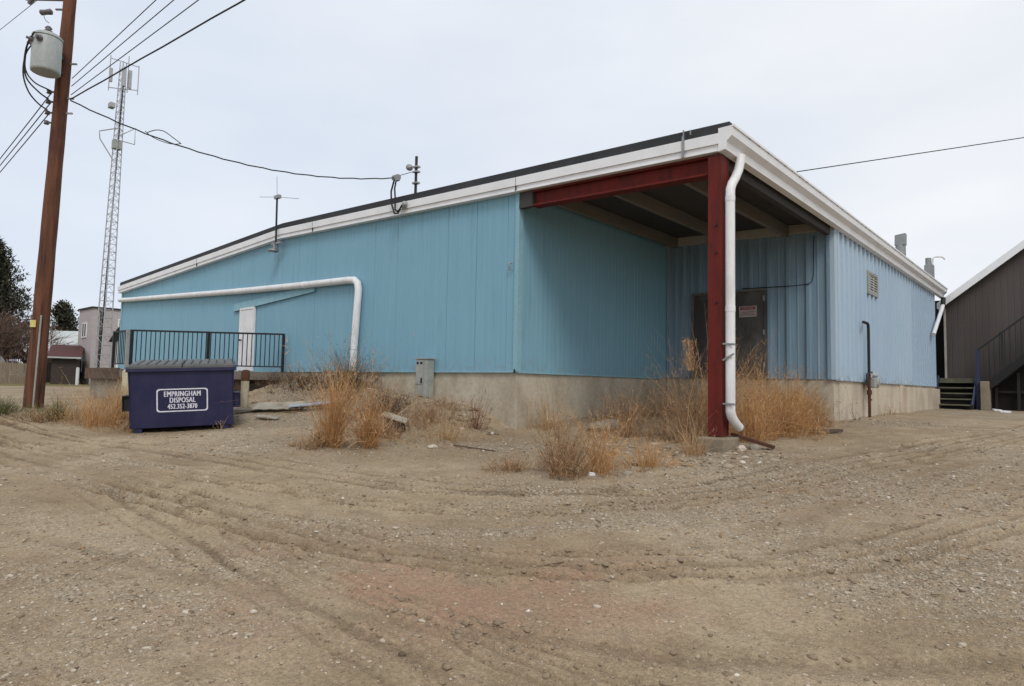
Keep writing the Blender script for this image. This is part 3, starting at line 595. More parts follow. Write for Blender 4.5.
def text(body, name, mat, parent, origin, ax, up, size, sx=1.0, depth=.003, bold=0.0, align='CENTER'):
    cu = bpy.data.curves.new(name, 'FONT'); cu.body = body; cu.size = size; cu.align_x = align; cu.align_y = 'CENTER'; cu.extrude = depth; cu.offset = bold; cu.resolution_u = 3; cu.space_character = 1.12 if name == 'lettering' else 1
    t = bpy.data.objects.new(name, cu); COL.objects.link(t); dg = bpy.context.evaluated_depsgraph_get()
    me = bpy.data.meshes.new_from_object(t.evaluated_get(dg)); bpy.data.objects.remove(t)
    ax = Vector(ax).normalized(); up = Vector(up).normalized(); nn = ax.cross(up); off = ORG[parent.name] if parent else Vector((0, 0, 0))
    for vv in me.vertices:
        c = vv.co.copy(); vv.co = Vector(origin) + ax * c.x * sx + up * c.y + nn * c.z - off
    me.materials.clear(); me.materials.append(M[mat]); o = bpy.data.objects.new(name, me); COL.objects.link(o); o.parent = parent; ORG[o.name] = off; return o
def f(b):
    b.box(2.10, 2.48, yd - .0415, yd - .0385, 1.745, 1.82)
    for z, w in ((1.605, .36), (1.64, .30), (1.68, .38)):
        x = 2.295 - w / 2
        while x < 2.295 + w / 2:
            l = random.uniform(.02, .05); b.box(x, x + l, yd - .0405, yd - .0385, z, z + .014); x += l + .012
P('sign_band', 'signr', sg, f)
text('DANGER', 'sign_lettering', 'signw', sg, (2.29, yd - .043, 1.783), (1, 0, 0), (0, 0, 1), .07, 1.0, .001)
# thin conduit on the back wall
P('conduit', 'dark', wh, lambda b: b.tube([(2.15, YD - .075, 2.29), (3.4, YD - .075, 2.26), (3.75, YD - .075, 2.27), (3.84, YD - .075, 2.33), (3.87, YD - .075, 2.48), (3.89, YD - .075, 3.42)], .011, 6))
# louvred vent in the alley wall
lv = P('wall_vent', 'greybox', wh, lambda b: (b.box(WX + .03, WX + .075, 9.20, 9.28, 2.36, 2.98), b.box(WX + .03, WX + .075, 10.2, 10.28, 2.36, 2.98), b.box(WX + .03, WX + .075, 9.28, 10.2, 2.91, 2.98), b.box(WX + .03, WX + .075, 9.28, 10.2, 2.36, 2.44)))
P('louvre', 'offwhite', lv, lambda b: [b.hexa([(WX + .03, 9.28, z), (WX + .07, 9.28, z), (WX + .07, 10.2, z), (WX + .03, 10.2, z), (WX + .032, 9.28, z + .06), (WX + .04, 9.28, z + .06), (WX + .04, 10.2, z + .06), (WX + .032, 10.2, z + .06)]) for z in np.arange(2.45, 2.93, .07)])
# loose leader pipe at the alley corner
P('leader_pipe', 'white_pipe', wh, lambda b: b.tube([(4.50, 20.3, 3.2), (4.50, 20.1, 3.05), (4.50, 19.3, 2.6), (4.48, 18.2, 1.9)], .07, 10), label='loose white leader pipe slanting at the alley end')
P('leader_pipe', 'black', wh, lambda b: b.tube([(4.5, 20.42, 3.5), (4.50, 20.3, 3.2)], .085, 10))
# chimneys
ch = P('chimney', 'galv', rf, lambda b: (b.lathe((3.9, 15.9, 3.9), [(.16, 0), (.16, 1.0)], 16), b.hexa([(3.74, 15.75, 4.88), (4.06, 15.75, 4.88), (4.06, 16.05, 4.88), (3.74, 16.05, 4.88), (3.75, 15.76, 5.24), (4.07, 15.76, 5.28), (4.07, 16.05, 5.28), (3.75, 16.05, 5.24)])), label='grey square hooded flue')
c2 = P('chimney', 'galv', rf, lambda b: (b.box(4.02, 4.32, 19.5, 19.8, 3.9, 4.72), b.lathe((4.14, 19.65, 4.71), [(.1, 0), (.1, .3)], 12)), label='grey flue with curved pipe on top')
P('vent_pipe', 'white_pipe', c2, lambda b: b.tube([(4.26, 19.7, 4.7), (4.28, 19.72, 5.0), (4.36, 19.76, 5.06), (4.56, 19.9, 5.06), (4.66, 19.95, 4.95)], .035, 8))
# lean-to at the far left end
P('lean_to', 'doorw', wh, lambda b: b.box(-23.95, XL - .04, .15, 3, -.9, 1.35))
P('lean_to_roof', 'cap', wh, lambda b: b.hexa([(-24.25, -.1, 1.30), (XL - .035, -.1, 1.85), (XL - .035, 3.2, 1.85), (-24.25, 3.2, 1.30), (-24.25, -.1, 1.36), (XL - .035, -.1, 1.92), (XL - .035, 3.2, 1.92), (-24.25, 3.2, 1.36)]))
P('clip', 'galv', wh, lambda b: b.tube([(-.16, -.03, 2.24), (-.19, -.08, 2.23), (-.20, -.09, 2.16), (-.18, -.08, 2.10), (-.14, -.03, 2.10)], .014, 8))
P('corner_bolt', 'black', wh, lambda b: b.box(-.03, .0, -.06, -.046, -.03, .05))

# ------------------------------------------------------------------ services fixed to the warehouse
eb = thing('meter_cabinet', 'tall grey electrical cabinet standing against the teal wall footing', 'cabinet', (-2.78, -.15, -.75))
P('cabinet_body', 'greybox', eb, lambda b: b.box(-2.82, -2.46, -.27, -.032, -.95, .27), .012)
P('cabinet_lid', 'greybox', eb, lambda b: b.box(-2.845, -2.435, -.295, -.03, .272, .30), .006)
P('cabinet_door', 'greybox', eb, lambda b: (b.box(-2.80, -2.56, -.282, -.272, -.30, .24), b.box(-2.80, -2.56, -.282, -.272, -.8, -.33)), .004)
P('meter_window', 'black', eb, lambda b: b.box(-2.78, -2.71, -.288, -.283, .16, .21))
P('meter_window', 'black', eb, lambda b: b.box(-2.66, -2.58, -.288, -.283, .16, .21))
P('latch', 'dark', eb, lambda b: (b.box(-2.62, -2.58, -.30, -.283, -.27, -.15)))
P('caution_sticker', 'yellow', eb, lambda b: b.box(-2.76, -2.73, -.285, -.2825, .02, .1))
gm = thing('gas_meter', 'gas meter on a dark riser pipe against the pale alley wall', 'gas meter', (4.4, 8.75, -.95))
P('riser_pipe', 'dark', gm, lambda b: b.tube([(4.46, 8.25, 1.50), (4.46, 8.62, 1.50), (4.46, 8.72, 1.46), (4.46, 8.74, 1.36), (4.46, 8.74, .12)], .036, 10))
P('riser_pipe', 'rust', gm, lambda b: (b.tube([(4.46, 8.74, .12), (4.46, 8.74, -1.1)], .036, 10), b.tube([(4.46, 8.74, -.22), (4.46, 8.74, -.34)], .06, 10), b.tube([(4.46, 8.74, -.45), (4.46, 8.95, -.47)], .022, 8)))
P('meter_body', 'greybox', gm, lambda b: (b.box(4.37, 4.60, 8.8, 9.16, -.16, .10), b.lathe((4.6, 9.0, -.02), [(.11, 0), (.11, .03), (.06, .04)], 16, (1, 0, 0))), .03)
P('regulator', 'xfmr', gm, lambda b: (b.lathe((4.48, 9.08, .12), [(.05, -.03), (.12, .02), (.13, .06), (.06, .11), (.04, .16)], 16), b.lathe((4.48, 8.8, .1), [(.04, 0), (.04, .12)], 10)))
P('meter_pipe', 'dark', gm, lambda b: (b.tube([(4.46, 8.55, -.1), (4.46, 8.55, .16), (4.46, 8.62, .2), (4.46, 9.08, .24)], .03, 8), b.tube([(4.46, 8.74, -.05), (4.46, 8.9, -.05)], .03, 8)))
tv = thing('roof_antenna', 'thin crossed antenna on a mast bracketed to the teal wall', 'antenna', (-9.45, -.24, 3.7))
P('mast', 'dark', tv, lambda b: b.tube([(-9.47, -.24, 3.55), (-9.52, -.24, 5.3)], .03, 8))
P('antenna_element', 'galv', tv, lambda b: (b.tube([(-10.6, -.24, 5.45), (-9.5, -.24, 5.25), (-8.26, -.24, 4.98)], .008, 5), b.tube([(-9.52, -.24, 5.25), (-9.58, -.24, 5.9)], .008, 5), b.box(-9.62, -9.36, -.29, -.19, 5.2, 5.30)))
P('bracket', 'galv', tv, lambda b: (b.box(-9.72, -9.2, -.26, -.18, 3.80, 3.86), b.box(-9.52, -9.42, -.30, -.18, 3.66, 3.78), b.lathe((-9.5, -.3, 3.56), [(.06, 0), (.16, .02), (.14, .08), (.05, .1)], 12)))
mp_ = thing('roof_mast', 'dark service pole with small dish on the front roof edge', 'mast', (-3.5, .12, 4.2))
P('mast', 'dark', mp_, lambda b: b.tube([(-3.49, .12, 4.2), (-3.49, .12, 5.27)], .034, 10))
P('dish', 'galv', mp_, lambda b: (b.lathe((-3.66, .05, 5.02), [(.02, .04), (.06, .02), (.09, -.02), (.08, -.02)], 14, (.8, -.5, .1)), b.bar((-3.62, .06, 5.02), (-3.49, .12, 5.02), .025, .025)))
for z in (4.98, 4.86, 4.58): P('clamp', 'galv', mp_, lambda b: b.box(-3.56, -3.40, .06, .18, z, z + .04))
wb = thing('service_bracket', 'cable loop and clamp fixed to the white fascia under the service drop', 'bracket', (-3.6, -.2, 3.9))
P('drip_loop', 'black', wb, lambda b: (b.tube([(-3.92, -.2, 4.70), (-3.98, -.24, 4.4), (-3.93, -.26, 4.1), (-3.80, -.26, 3.82), (-3.66, -.26, 3.80), (-3.56, -.24, 3.98), (-3.55, -.2, 4.02)], .022, 6), b.tube([(-3.84, -.2, 4.70), (-3.86, -.23, 4.45), (-3.80, -.25, 4.2), (-3.78, -.26, 3.92), (-3.68, -.26, 3.84), (-3.58, -.24, 3.94)], .022, 6)))
P('clamp', 'galv', wb, lambda b: (b.box(-3.95, -3.72, -.26, -.16, 4.68, 4.78), b.box(-3.80, -3.70, -.28, -.2, 4.62, 4.7)))
P('weatherhead', 'greybox', wb, lambda b: (b.lathe((-3.5, -.19, 3.98), [(.04, 0), (.07, .03), (.07, .1), (.03, .13)], 12, (.6, -.6, .2)), b.box(-3.6, -3.42, -.2, -.175, 3.9, 4.06)))

# ------------------------------------------------------------------ corner dock: deck, concrete block, railing
dk = thing('deck', 'grey timber dock with black railing in front of the white door', 'deck', (-11, -1.6, -.9))
D0, D1, D2, D3 = (-8.42, -.06), (-11.55, -3.55), (-13.7, -3.75), (-13.7, -.06)
DECK = [D0, D1, D2, D3]
P('platform', 'timber', dk, lambda b: b.prism([(x, y, -.16) for x, y in DECK], (0, 0, 0), (0, 0, .12)), label='grey plank platform')
P('edge_board', 'timber', dk, lambda b: b.bar((D0[0], D0[1] - .05, -.16), (D1[0], D1[1] - .05, -.16), .05, .22), .006)
P('edge_board', 'brown', dk, lambda b: b.bar((D1[0] - .02, D1[1] - .06, -.17), (D2[0], D2[1] - .06, -.17), .08, .32), .006, 'dark brown timber curb on the concrete')
for x in (-9.2, -9.9, -10.6, -11.3): P('joist', 'brown', dk, lambda b: b.bar((x, -.1, -.28), (x, max(-3.2, (x + 8.42) * 1.05), -.28), .06, .2))
P('dock_wall', 'conc_grey', dk, lambda b: (b.prism([(-11.6, -3.5, -1.6), (-13.66, -3.7, -1.6), (-13.66, -.4, -1.6), (-11.6, -.4, -1.6)], (0, 0, 0), (0, 0, 1.435))), .01, 'rough concrete dock wall')
for x, y in ((-9.6, -1.15), (-10.8, -2.4), (-9.0, -.5)): P('support_post', 'brown', dk, lambda b: b.box(x - .07, x + .07, y - .07, y + .07, -1.3, -.17))
Ra, Rb, Rc = Vector((-8.86, -.20, 0)), Vector((-11.72, -3.27, 0)), Vector((-13.02, -3.33, 0))
rl = P('railing', 'dark', dk, lambda b: [(b.bar(p + Vector((0, 0, 1.07)), q + Vector((0, 0, 1.07)), .05, .05), b.bar(p + Vector((0, 0, .12)), q + Vector((0, 0, .12)), .035, .035)) for p, q in ((Ra, Rb), (Rb, Rc))], label='black steel picket railing')
def f(b):
    for p, q, n in ((Ra, Rb, 33), (Rb, Rc, 11)):
        for i in range(1, n):
            c = p.lerp(q, i / n); P('picket', 'dark', rl, lambda k: k.bar((c.x, c.y, .12), (c.x, c.y, 1.06), .02, .02, (1, 0, 0)))
f(None)
for q in (Ra, Ra.lerp(Rb, .5), Rb, Rc):
    P('railing_post', 'dark', rl, lambda b: b.box(q.x - .032, q.x + .032, q.y - .032, q.y + .032, -.04, 1.09))
P('railing_post', 'greybox', rl, lambda b: b.box(Rb.x - .11, Rb.x - .04, Rb.y - .13, Rb.y - .05, -.04, 1.09), label='pale grey corner post')
bl = thing('bollard', 'cream bollard with rusty cap standing in front of the deck edge', 'bollard', (-5.17, -3.12, -.95))
P('bollard_post', 'bollard', bl, lambda b: b.tube([(-5.17, -3.12, -1.3), (-5.17, -3.12, -.30)], .085, 14))
P('bollard_cap', 'rust', bl, lambda b: b.tube([(-5.17, -3.12, -.30), (-5.17, -3.12, -.10), (-5.17, -3.12, -.055)], [.088, .088, .05], 14))
b2 = thing('bollard', 'cream bollard half hidden behind the left side of the dumpster', 'bollard', (-10.62, -3.72, -.9))
P('bollard_post', 'bollard', b2, lambda b: b.tube([(-10.62, -3.72, -1.3), (-10.62, -3.72, -.12), (-10.62, -3.72, -.06)], [.1, .1, .05], 14))

# ------------------------------------------------------------------ dumpster
F0 = Vector((-4.367, -5.649, -1.276)); F1 = Vector((-3.634, -4.071, -1.19))
ax = (F1 - F0).normalized(); bk = Vector((-.915, .40, 0)); bk = (bk - ax * bk.dot(ax)).normalized(); uz = ax.cross(bk); Wd = (F1 - F0).length
du = thing('dumpster', 'dark navy blue dumpster with grey ribbed lid and white lettering', 'dumpster', tuple(F0 + ax * Wd / 2 + bk * .65))
def Q(x, y, z): return F0 + ax * x + bk * y + uz * z
def panel(b, pts, t):  # side panel polygon extruded
    b.prism([Q(*p) for p in pts], (0, 0, 0), ax * t)
def f(b):
    b.hexa([Q(.02, .02, .06), Q(Wd - .02, .02, .06), Q(Wd - .02, .05, .06), Q(.02, .05, .06), Q(-.02, -.06, 1.15), Q(Wd + .02, -.06, 1.15), Q(Wd + .02, -.02, 1.15), Q(-.02, -.02, 1.15)])
    sp = [(0, .02, .06), (0, 1.25, .06), (0, 1.32, 1.27), (0, -.06, 1.15)]
    b.prism([Q(*p) for p in sp], (0, 0, 0), ax * .03); b.prism([Q(*p) for p in sp], ax * (Wd - .03), ax * Wd)
    b.hexa([Q(0, 1.22, .06), Q(Wd, 1.22, .06), Q(Wd, 1.26, .06), Q(0, 1.26, .06), Q(0, 1.29, 1.27), Q(Wd, 1.29, 1.27), Q(Wd, 1.33, 1.27), Q(0, 1.33, 1.27)])
    b.hexa([Q(.02, .05, .06), Q(Wd - .02, .05, .06), Q(Wd - .02, 1.23, .06), Q(.02, 1.23, .06), Q(.02, .05, .1), Q(Wd - .02, .05, .1), Q(Wd - .02, 1.23, .1), Q(.02, 1.23, .1)])
bd = P('body', 'navy', du, f, .008)
P('rim', 'navy', bd, lambda b: (b.bar(Q(-.045, -.07, 1.13), Q(Wd + .045, -.07, 1.13), .075, .075, uz), b.bar(Q(-.02, -.05, 1.15), Q(-.02, 1.33, 1.27), .06, .07, uz), b.bar(Q(Wd + .02, -.05, 1.15), Q(Wd + .02, 1.33, 1.27), .06, .07, uz)), .008)
for x in (.08, Wd - .2): P('skid', 'navy', bd, lambda b: b.obox(F0, ax, bk, uz, x, x + .12, .04, 1.22, -.06, .058))
for x0, x1 in ((0, Wd / 2 - .008), (Wd / 2 + .008, Wd)):
    def f(b):
        def T(x, y, h): return Q(x, y, 1.178 + (y + .09) * .088 + h)
        b.hexa([T(x0, -.09, 0), T(x1, -.09, 0), T(x1, 1.34, 0), T(x0, 1.34, 0), T(x0, -.09, .03), T(x1, -.09, .03), T(x1, 1.34, .03), T(x0, 1.34, .03)])
        b.hexa([T(x0, -.11, -.025), T(x1, -.11, -.025), T(x1, -.092, -.025), T(x0, -.092, -.025), T(x0, -.11, .028), T(x1, -.11, .028), T(x1, -.092, .028), T(x0, -.092, .028)])
        n = 6
        for i in range(n):
            xa = x0 + (i + .2) * (x1 - x0) / n; xb = xa + .095
            b.hexa([T(xa - .02, -.06, .029), T(xb + .02, -.06, .029), T(xb + .02, 1.28, .029), T(xa - .02, 1.28, .029), T(xa, -.04, .06), T(xb, -.04, .06), T(xb, 1.25, .06), T(xa, 1.25, .06)])
    P('lid', 'lid', du, f, .01)
for x0, x1 in ((-.13, -.001), (Wd + .001, Wd + .13)):
    P('fork_pocket', 'navy' if x0 > 0 else 'black', du, lambda b: (b.obox(F0, ax, bk, uz, x0, x1, .12, 1.1, .38, .41), b.obox(F0, ax, bk, uz, x0, x1, .12, 1.1, .64, .67), b.obox(F0, ax, bk, uz, (x0 if x0 < 0 else x1 - .02), (x0 + .02 if x0 < 0 else x1), .12, 1.1, .41, .64), b.obox(F0, ax, bk, uz, x0 + (.021 if x0 < 0 else .0), x1 - (.0 if x0 < 0 else .021), .16, 1.1, .412, .638)), .006)
def fr(x, z, off=.0):  # point on sloping front face
    k = (z - .06) / 1.09; return Q(x, .02 - .08 * k - off, z)
fn = (fr(0, 1) - fr(0, 0)).normalized()
cx, cz, hw, hh, rad = .87, .56, .43, .215, .05
def f(b):
    pts = []
    for qx, qz, a0 in ((hw - rad, hh - rad, 0), (-hw + rad, hh - rad, 90), (-hw + rad, -hh + rad, 180), (hw - rad, -hh + rad, 270)):
        for k in range(7): a = R(a0 + 15 * k); pts.append((cx + qx + math.cos(a) * rad, cz + qz + math.sin(a) * rad))
    n = len(pts); vs = []
    for (x, z) in pts:
        dx, dz = x - cx, z - cz
        for s in (1, 1 - .022 / hh):
            vs.append(fr(cx + (dx * (1 - .022 / hw) if s < 1 else dx), cz + dz * s, .004))
    b.add(vs, [(2 * i, 2 * ((i + 1) % n), 2 * ((i + 1) % n) + 1, 2 * i + 1) for i in range(n)])
bo = P('lettering_border', 'letter', du, f)
for s_, zz, sz in (('EMPRINGHAM', .672, .138), ('DISPOSAL', .556, .138), ('452.352-3870', .440, .128)):
    parts_ = [text(s_, 'lettering', 'letter', du, fr(cx + dx_, zz, .004 + .0007 * n_), ax, fn, sz, .62 if len(s_) > 11 else .65, .0003, 0) for n_, dx_ in enumerate((-.0045, 0, .0045))]
    vs_, fs_ = [], []
    for p_ in parts_:
        n0_ = len(vs_); vs_ += [v.co.copy() for v in p_.data.vertices]; fs_ += [tuple(n0_ + q for q in f_.vertices) for f_ in p_.data.polygons]
    me_ = bpy.data.meshes.new('lettering'); me_.from_pydata(vs_, [], fs_); me_.materials.append(M['letter'])
    parts_[0].data = me_; bpy.data.objects.remove(parts_[1]); bpy.data.objects.remove(parts_[2])

# ------------------------------------------------------------------ utility pole, transformer, wires
PB, PT = Vector((-7.12, -6.51, -1.1)), Vector((-6.42, -6.48, 8.6))
PT = PB + (Vector((-6.493, -6.484, 7.3)) - PB) * (9.7 / 8.4)
def pol(z): return PB.lerp(PT, (z - PB.z) / (PT.z - PB.z))
up = thing('utility_pole', 'leaning reddish brown wooden utility pole at the left edge of the yard', 'utility pole', (-7.12, -6.51, -.92))
P('pole', 'pole', up, lambda b: b.tube([pol(z) for z in np.linspace(-1.1, 8.6, 24)], [.165 - .0060 * i + (.012 if i < 1 else 0) + random.uniform(-.004, .004) for i in np.linspace(0, 10, 24)], 20))
P('crossarm', 'pole', up, lambda b: b.bar(pol(7.9) + Vector((-.9, -1.0, 0)), pol(7.9) + Vector((.9, 1.0, 0)), .1, .12), .01)
P('ground_wire_guard', 'greybox', up, lambda b: b.tube([pol(z) + Vector((.172, -.04, 0)) for z in (-.95, -.4, .2, .92)], .017, 8), label='pale conduit strapped up the pole')
P('pole_tag', 'yellow', up, lambda b: b.obox(pol(.75) + Vector((.09, -.145, 0)), (.75, .66, 0), (-.66, .75, 0), (0, 0, 1), -.055, .055, -.004, .004, -.07, .07), label='yellow pole tag')
ins_z = [5.42, 5.22, 5.0, 4.8]
for z in ins_z:
    P('insulator', 'ceram', up, lambda b: (b.lathe(pol(z) + Vector((-.17, -.17, -.04)), [(.02, 0), (.05, .01), (.035, .04), (.05, .07), (.02, .085)], 10), b.bar(pol(z), pol(z) + Vector((-.19, -.19, 0)), .03, .03)))
for z in (6.0, 5.3, 5.0): P('through_bolt', 'galv', up, lambda b: b.bar(pol(z), pol(z) + Vector((.19, .17, 0)), .03, .03))
P('cutout_fuse', 'ceram', up, lambda b: (b.lathe(pol(7.05) + Vector((-.36, -.30, 0)), [(.03, -.12), (.055, -.1), (.05, .0), (.06, .1), (.03, .12)], 10, (.7, .65, .12)), b.bar(pol(7.1), pol(7.1) + Vector((-.2, -.18, 0)), .03, .03)))
P('cutout_fuse', 'ceram', up, lambda b: (b.lathe(pol(7.2) + Vector((-.56, -.52, .08)), [(.03, -.1), (.06, 0), (.03, .1)], 10, (.3, .3, 1)), b.bar(pol(7.3) + Vector((-.66, -.6, 0)), pol(7.3) + Vector((-.1, -.1, 0)), .04, .05)))
TC = Vector((-6.30, -6.85, 0))
tf = thing('transformer', 'pale grey can transformer hanging on the utility pole', 'transformer', tuple(TC + Vector((0, 0, 5.58))))
P('tank', 'xfmr', tf, lambda b: b.lathe(TC + Vector((0, 0, 5.58)), [(.225, 0), (.242, .01), (.246, .05), (.246, 0.66), (.238, 0.68)], 32))
P('tank_lid', 'xfmr', tf, lambda b: b.lathe(TC + Vector((0, 0, 6.262)), [(.255, 0), (.255, .03), (.2, .08), (.05, .10)], 32))
P('bushing', 'ceram', tf, lambda b: b.lathe(TC + Vector((.02, 0, 6.342)), [(.05, 0), (.05, .05), (.075, .07), (.04, .1), (.065, .13), (.03, .17)], 12))
nrm = Vector((-.35, -.93, 0)).normalized()
for a in (-.75, .0, .75):
    dv = Vector((math.cos(math.atan2(-.66, .75) - .75 + a), math.sin(math.atan2(-.66, .75) - .75 + a), 0))
    P('side_bushing', 'ceram', tf, lambda b: b.lathe(TC + dv * .235 + Vector((0, 0, 6.15)), [(.06, 0), (.055, .05), (.025, .06), (.025, .11)], 10, dv))
for z in (5.75, 6.05): P('mounting_bracket', 'dark', tf, lambda b: b.bar(TC + Vector((-.12, .2, z)), pol(z), .12, .06))
def f(b):
    for i in range(3):
        z = (6.02, 5.95, 5.78)[i]; x = -.10
        while x < (.08, .04, .14)[i]:
            a = math.atan2(-.75, .66) - .35 + x / .246 * 1.1
            c = TC + Vector((math.cos(a), math.sin(a), 0)) * .2485; b.obox(c, (-math.sin(a), math.cos(a), 0), (math.cos(a), math.sin(a), 0), (0, 0, 1), -.010, .010, -.001, .001, -.02, .02); x += .034
P('stencil_marks', 'letter', tf, f)
def cable(name, label, pts, r, sag=0, n=24, mat='black', cat='cable', group=None, wig=0):
    a, c = Vector(pts[0]), Vector(pts[-1]); path = []
    if len(pts) == 2:
        for i in range(n + 1):
            t = i / n; q = a.lerp(c, t); q.z -= sag * 4 * t * (1 - t); q.z += wig * math.sin(i * 2.1) ; path.append(q)
    else: path = [Vector(p) for p in smooth_path(pts, 8)] + [c]
    o = P(name, mat, None, lambda b: b.tube(path, r, 6)); 
    return tag(o, label, cat, group)
def dirw(a, d, l, dz=0): return (a[0] + d[0] * l, a[1] + d[1] * l, a[2] + dz)
g3 = 'power lines strung from the utility pole'
for i, (z, dxy, end) in enumerate((( 5.72, (1, .007), 'topmost overhead line running from the pole to the upper right'), (5.56, (1, .023), 'middle overhead line running from the pole to the upper right'), (5.38, (.9987, .043), 'lowest thin overhead line running from the pole to the upper right'))):
    a = (-6.5, -6.36, z); cable('power_line', end, [a, dirw(a, dxy, 45, 0)], .008, .04, 30, group=g3)
a = (-6.52, -6.36, 5.29); cable('power_cable', 'thick black overhead cable running from the pole past the tower', [a, dirw(a, (.995, .098), 45, 0)], .013, .04, 60, group=g3, wig=.005)
for z, e, dz in ((5.38, 'upper line leaving the pole to the left edge', .0), (5.18, 'middle line leaving the pole to the left edge', 0), (4.98, 'lower line leaving the pole to the left edge', 0)):
    a = (-6.75, -6.64, z); cable('power_line', e, [a, (-60, -5.0 - .2 * (5.4 - z), z + .3)], .011, .45, 30, group=g3)
cable('service_cable', 'sagging twisted service cable from the pole to the warehouse fascia', [(-6.52, -6.36, 5.27), (-3.85, -.22, 4.72)], .014, .50, 40, wig=.008)
cable('cable_loop', 'slack cable loop hanging on the sagging service cable', [(-5.84, -5.14, 4.82), (-5.78, -5.0, 4.90), (-5.72, -4.86, 4.90), (-5.66, -4.70, 4.80), (-5.60, -4.56, 4.70)], .009)
cable('cable_loop', 'second slack loop hanging lower on the service cable', [(-5.86, -5.18, 4.84), (-5.80, -5.05, 4.74), (-5.73, -4.88, 4.68), (-5.66, -4.7, 4.66), (-5.60, -4.55, 4.70)], .008)
cable('messenger_wire', 'thin wire between service clamp and roof mast', [(-3.83, -.2, 4.76), (-3.52, .1, 4.9)], .008)
cable('overhead_wire', 'thin wire leaving the gutter to the right edge of the photo', [(4.56, 2.9, 3.96), (24.1, 30.5, 11.9)], .010, .05, 20)
cable('jumper_wire', 'black jumper wires looping from the transformer to the pole insulators', [(-6.42, -7.10, 6.25), (-6.60, -7.12, 6.05), (-6.66, -7.12, 5.75), (-6.64, -7.06, 5.48), (-6.66, -6.85, 5.30), (-6.72, -6.68, 5.24)], .016)
cable('jumper_wire', 'black jumper wire from transformer middle bushing to the pole', [(-6.13, -7.10, 6.24), (-6.35, -7.14, 6.08), (-6.55, -7.13, 5.92), (-6.62, -7.1, 5.65), (-6.62, -6.95, 5.46), (-6.70, -6.68, 5.42)], .014)
cable('jumper_wire', 'outer black jumper wire hanging lowest beside the transformer', [(-6.56, -7.0, 6.24), (-6.68, -7.1, 6.0), (-6.70, -7.12, 5.6), (-6.70, -7.02, 5.28), (-6.72, -6.85, 5.10), (-6.74, -6.68, 5.02)], .014)
cable('drop_wire', 'thin wire from the fuse down to the transformer lid', [(-6.80, -6.85, 7.0), (-6.45, -6.88, 6.7), (-6.28, -6.85, 6.58)], .006)
cable('far_wire', 'faint thin wire crossing the upper left corner of the sky', [(-18, -6.28, 10.25), (-5.3, -6.3, 7.95)], .008)

# ------------------------------------------------------------------ lattice tower
tw = thing('lattice_tower', 'tall slender grey lattice radio tower rising behind the warehouse', 'radio tower', (-38.9, 3.95, -.85))
def tp(z, k):
    t = (z + .9) / 21.9; r = .52 * (1 - t) + .20 * t; a = R(100) + k * 2 * math.pi / 3
    return Vector((-38.9 + .19 * t + r * math.cos(a), 3.95 + .17 * t + r * math.sin(a), z))
for k in range(3): P('tower_leg', 'tower', tw, lambda b: b.tube([tp(z, k) for z in (-.9, 5, 10, 15, 20.6)], [.042, .038, .034, .03, .026], 6))
def f(b):
    z = -.7; i = 0
    while z < 20.4:
        h = .62 - .014 * z
        for k in range(3):
            b.tube([tp(z, k), tp(z, (k + 1) % 3)], .013, 4, False)
            b.tube([tp(z, k), tp(z + h, (k + 1) % 3)] if i % 2 else [tp(z, (k + 1) % 3), tp(z + h, k)], .013, 4, False)
        z += h; i += 1
P('lattice_brace', 'tower', tw, f)
T0 = Vector((-38.71, 4.12, 0)); rv = Vector((.32, .95, 0))
P('antenna_frame', 'tower', tw, lambda b: [b.tube(p, .03, 5) for p in ([T0 + rv * -.72 + Vector((0, 0, 20.7)), T0 + rv * .9 + Vector((0, 0, 20.5))], [T0 + rv * -.72 + Vector((0, 0, 18.7)), T0 + rv * .9 + Vector((0, 0, 18.9))], [T0 + rv * -.75 + Vector((0, 0, 18.5)), T0 + rv * -.72 + Vector((0, 0, 20.9))], [T0 + rv * .9 + Vector((0, 0, 18.6)), T0 + rv * .9 + Vector((0, 0, 20.6))], [T0 + rv * .3 + Vector((0, 0, 18.6)), T0 + rv * .3 + Vector((0, 0, 21.1))])])
P('panel_antenna', 'tower', tw, lambda b: [b.box(T0.x - .09 + q[0], T0.x + .09 + q[0], T0.y - .09 + q[1], T0.y + .09 + q[1], 18.9, 20.1) for q in ((.25, 0), (.2, .38))])
P('panel_antenna', 'tower', tw, lambda b: (b.box(T0.x, T0.x + .15, T0.y - .8, T0.y - .62, 19.0, 19.9), b.box(T0.x - .2, T0.x + .3, T0.y - .7, T0.y - .4, 17.3, 17.6)))
P('side_arm', 'tower', tw, lambda b: [b.tube(p, .04, 5) for p in ([T0 + Vector((0, -.1, 16.1)), T0 + rv * -1.1 + Vector((0, 0, 15.7)), T0 + rv * -1.05 + Vector((0, 0, 15.2)), T0 + rv * -.3 + Vector((0, 0, 14.0))], [T0 + Vector((0, 0, 15.6)), T0 + rv * .9 + Vector((0, 0, 16.3)), T0 + rv * .9 + Vector((0, 0, 15.2)), T0 + Vector((0, 0, 15.3))])])
P('equipment_box', 'greybox', tw, lambda b: b.box(-39.0, -38.6, 3.8, 4.3, 14.7, 15.3))
# climbing cable bundle
P('feeder_cable', 'dark', tw, lambda b: b.tube([tp(z, 1) + Vector((.1, .25, 0)) for z in (-.9, 5, 10, 15, 19)], .05, 5))

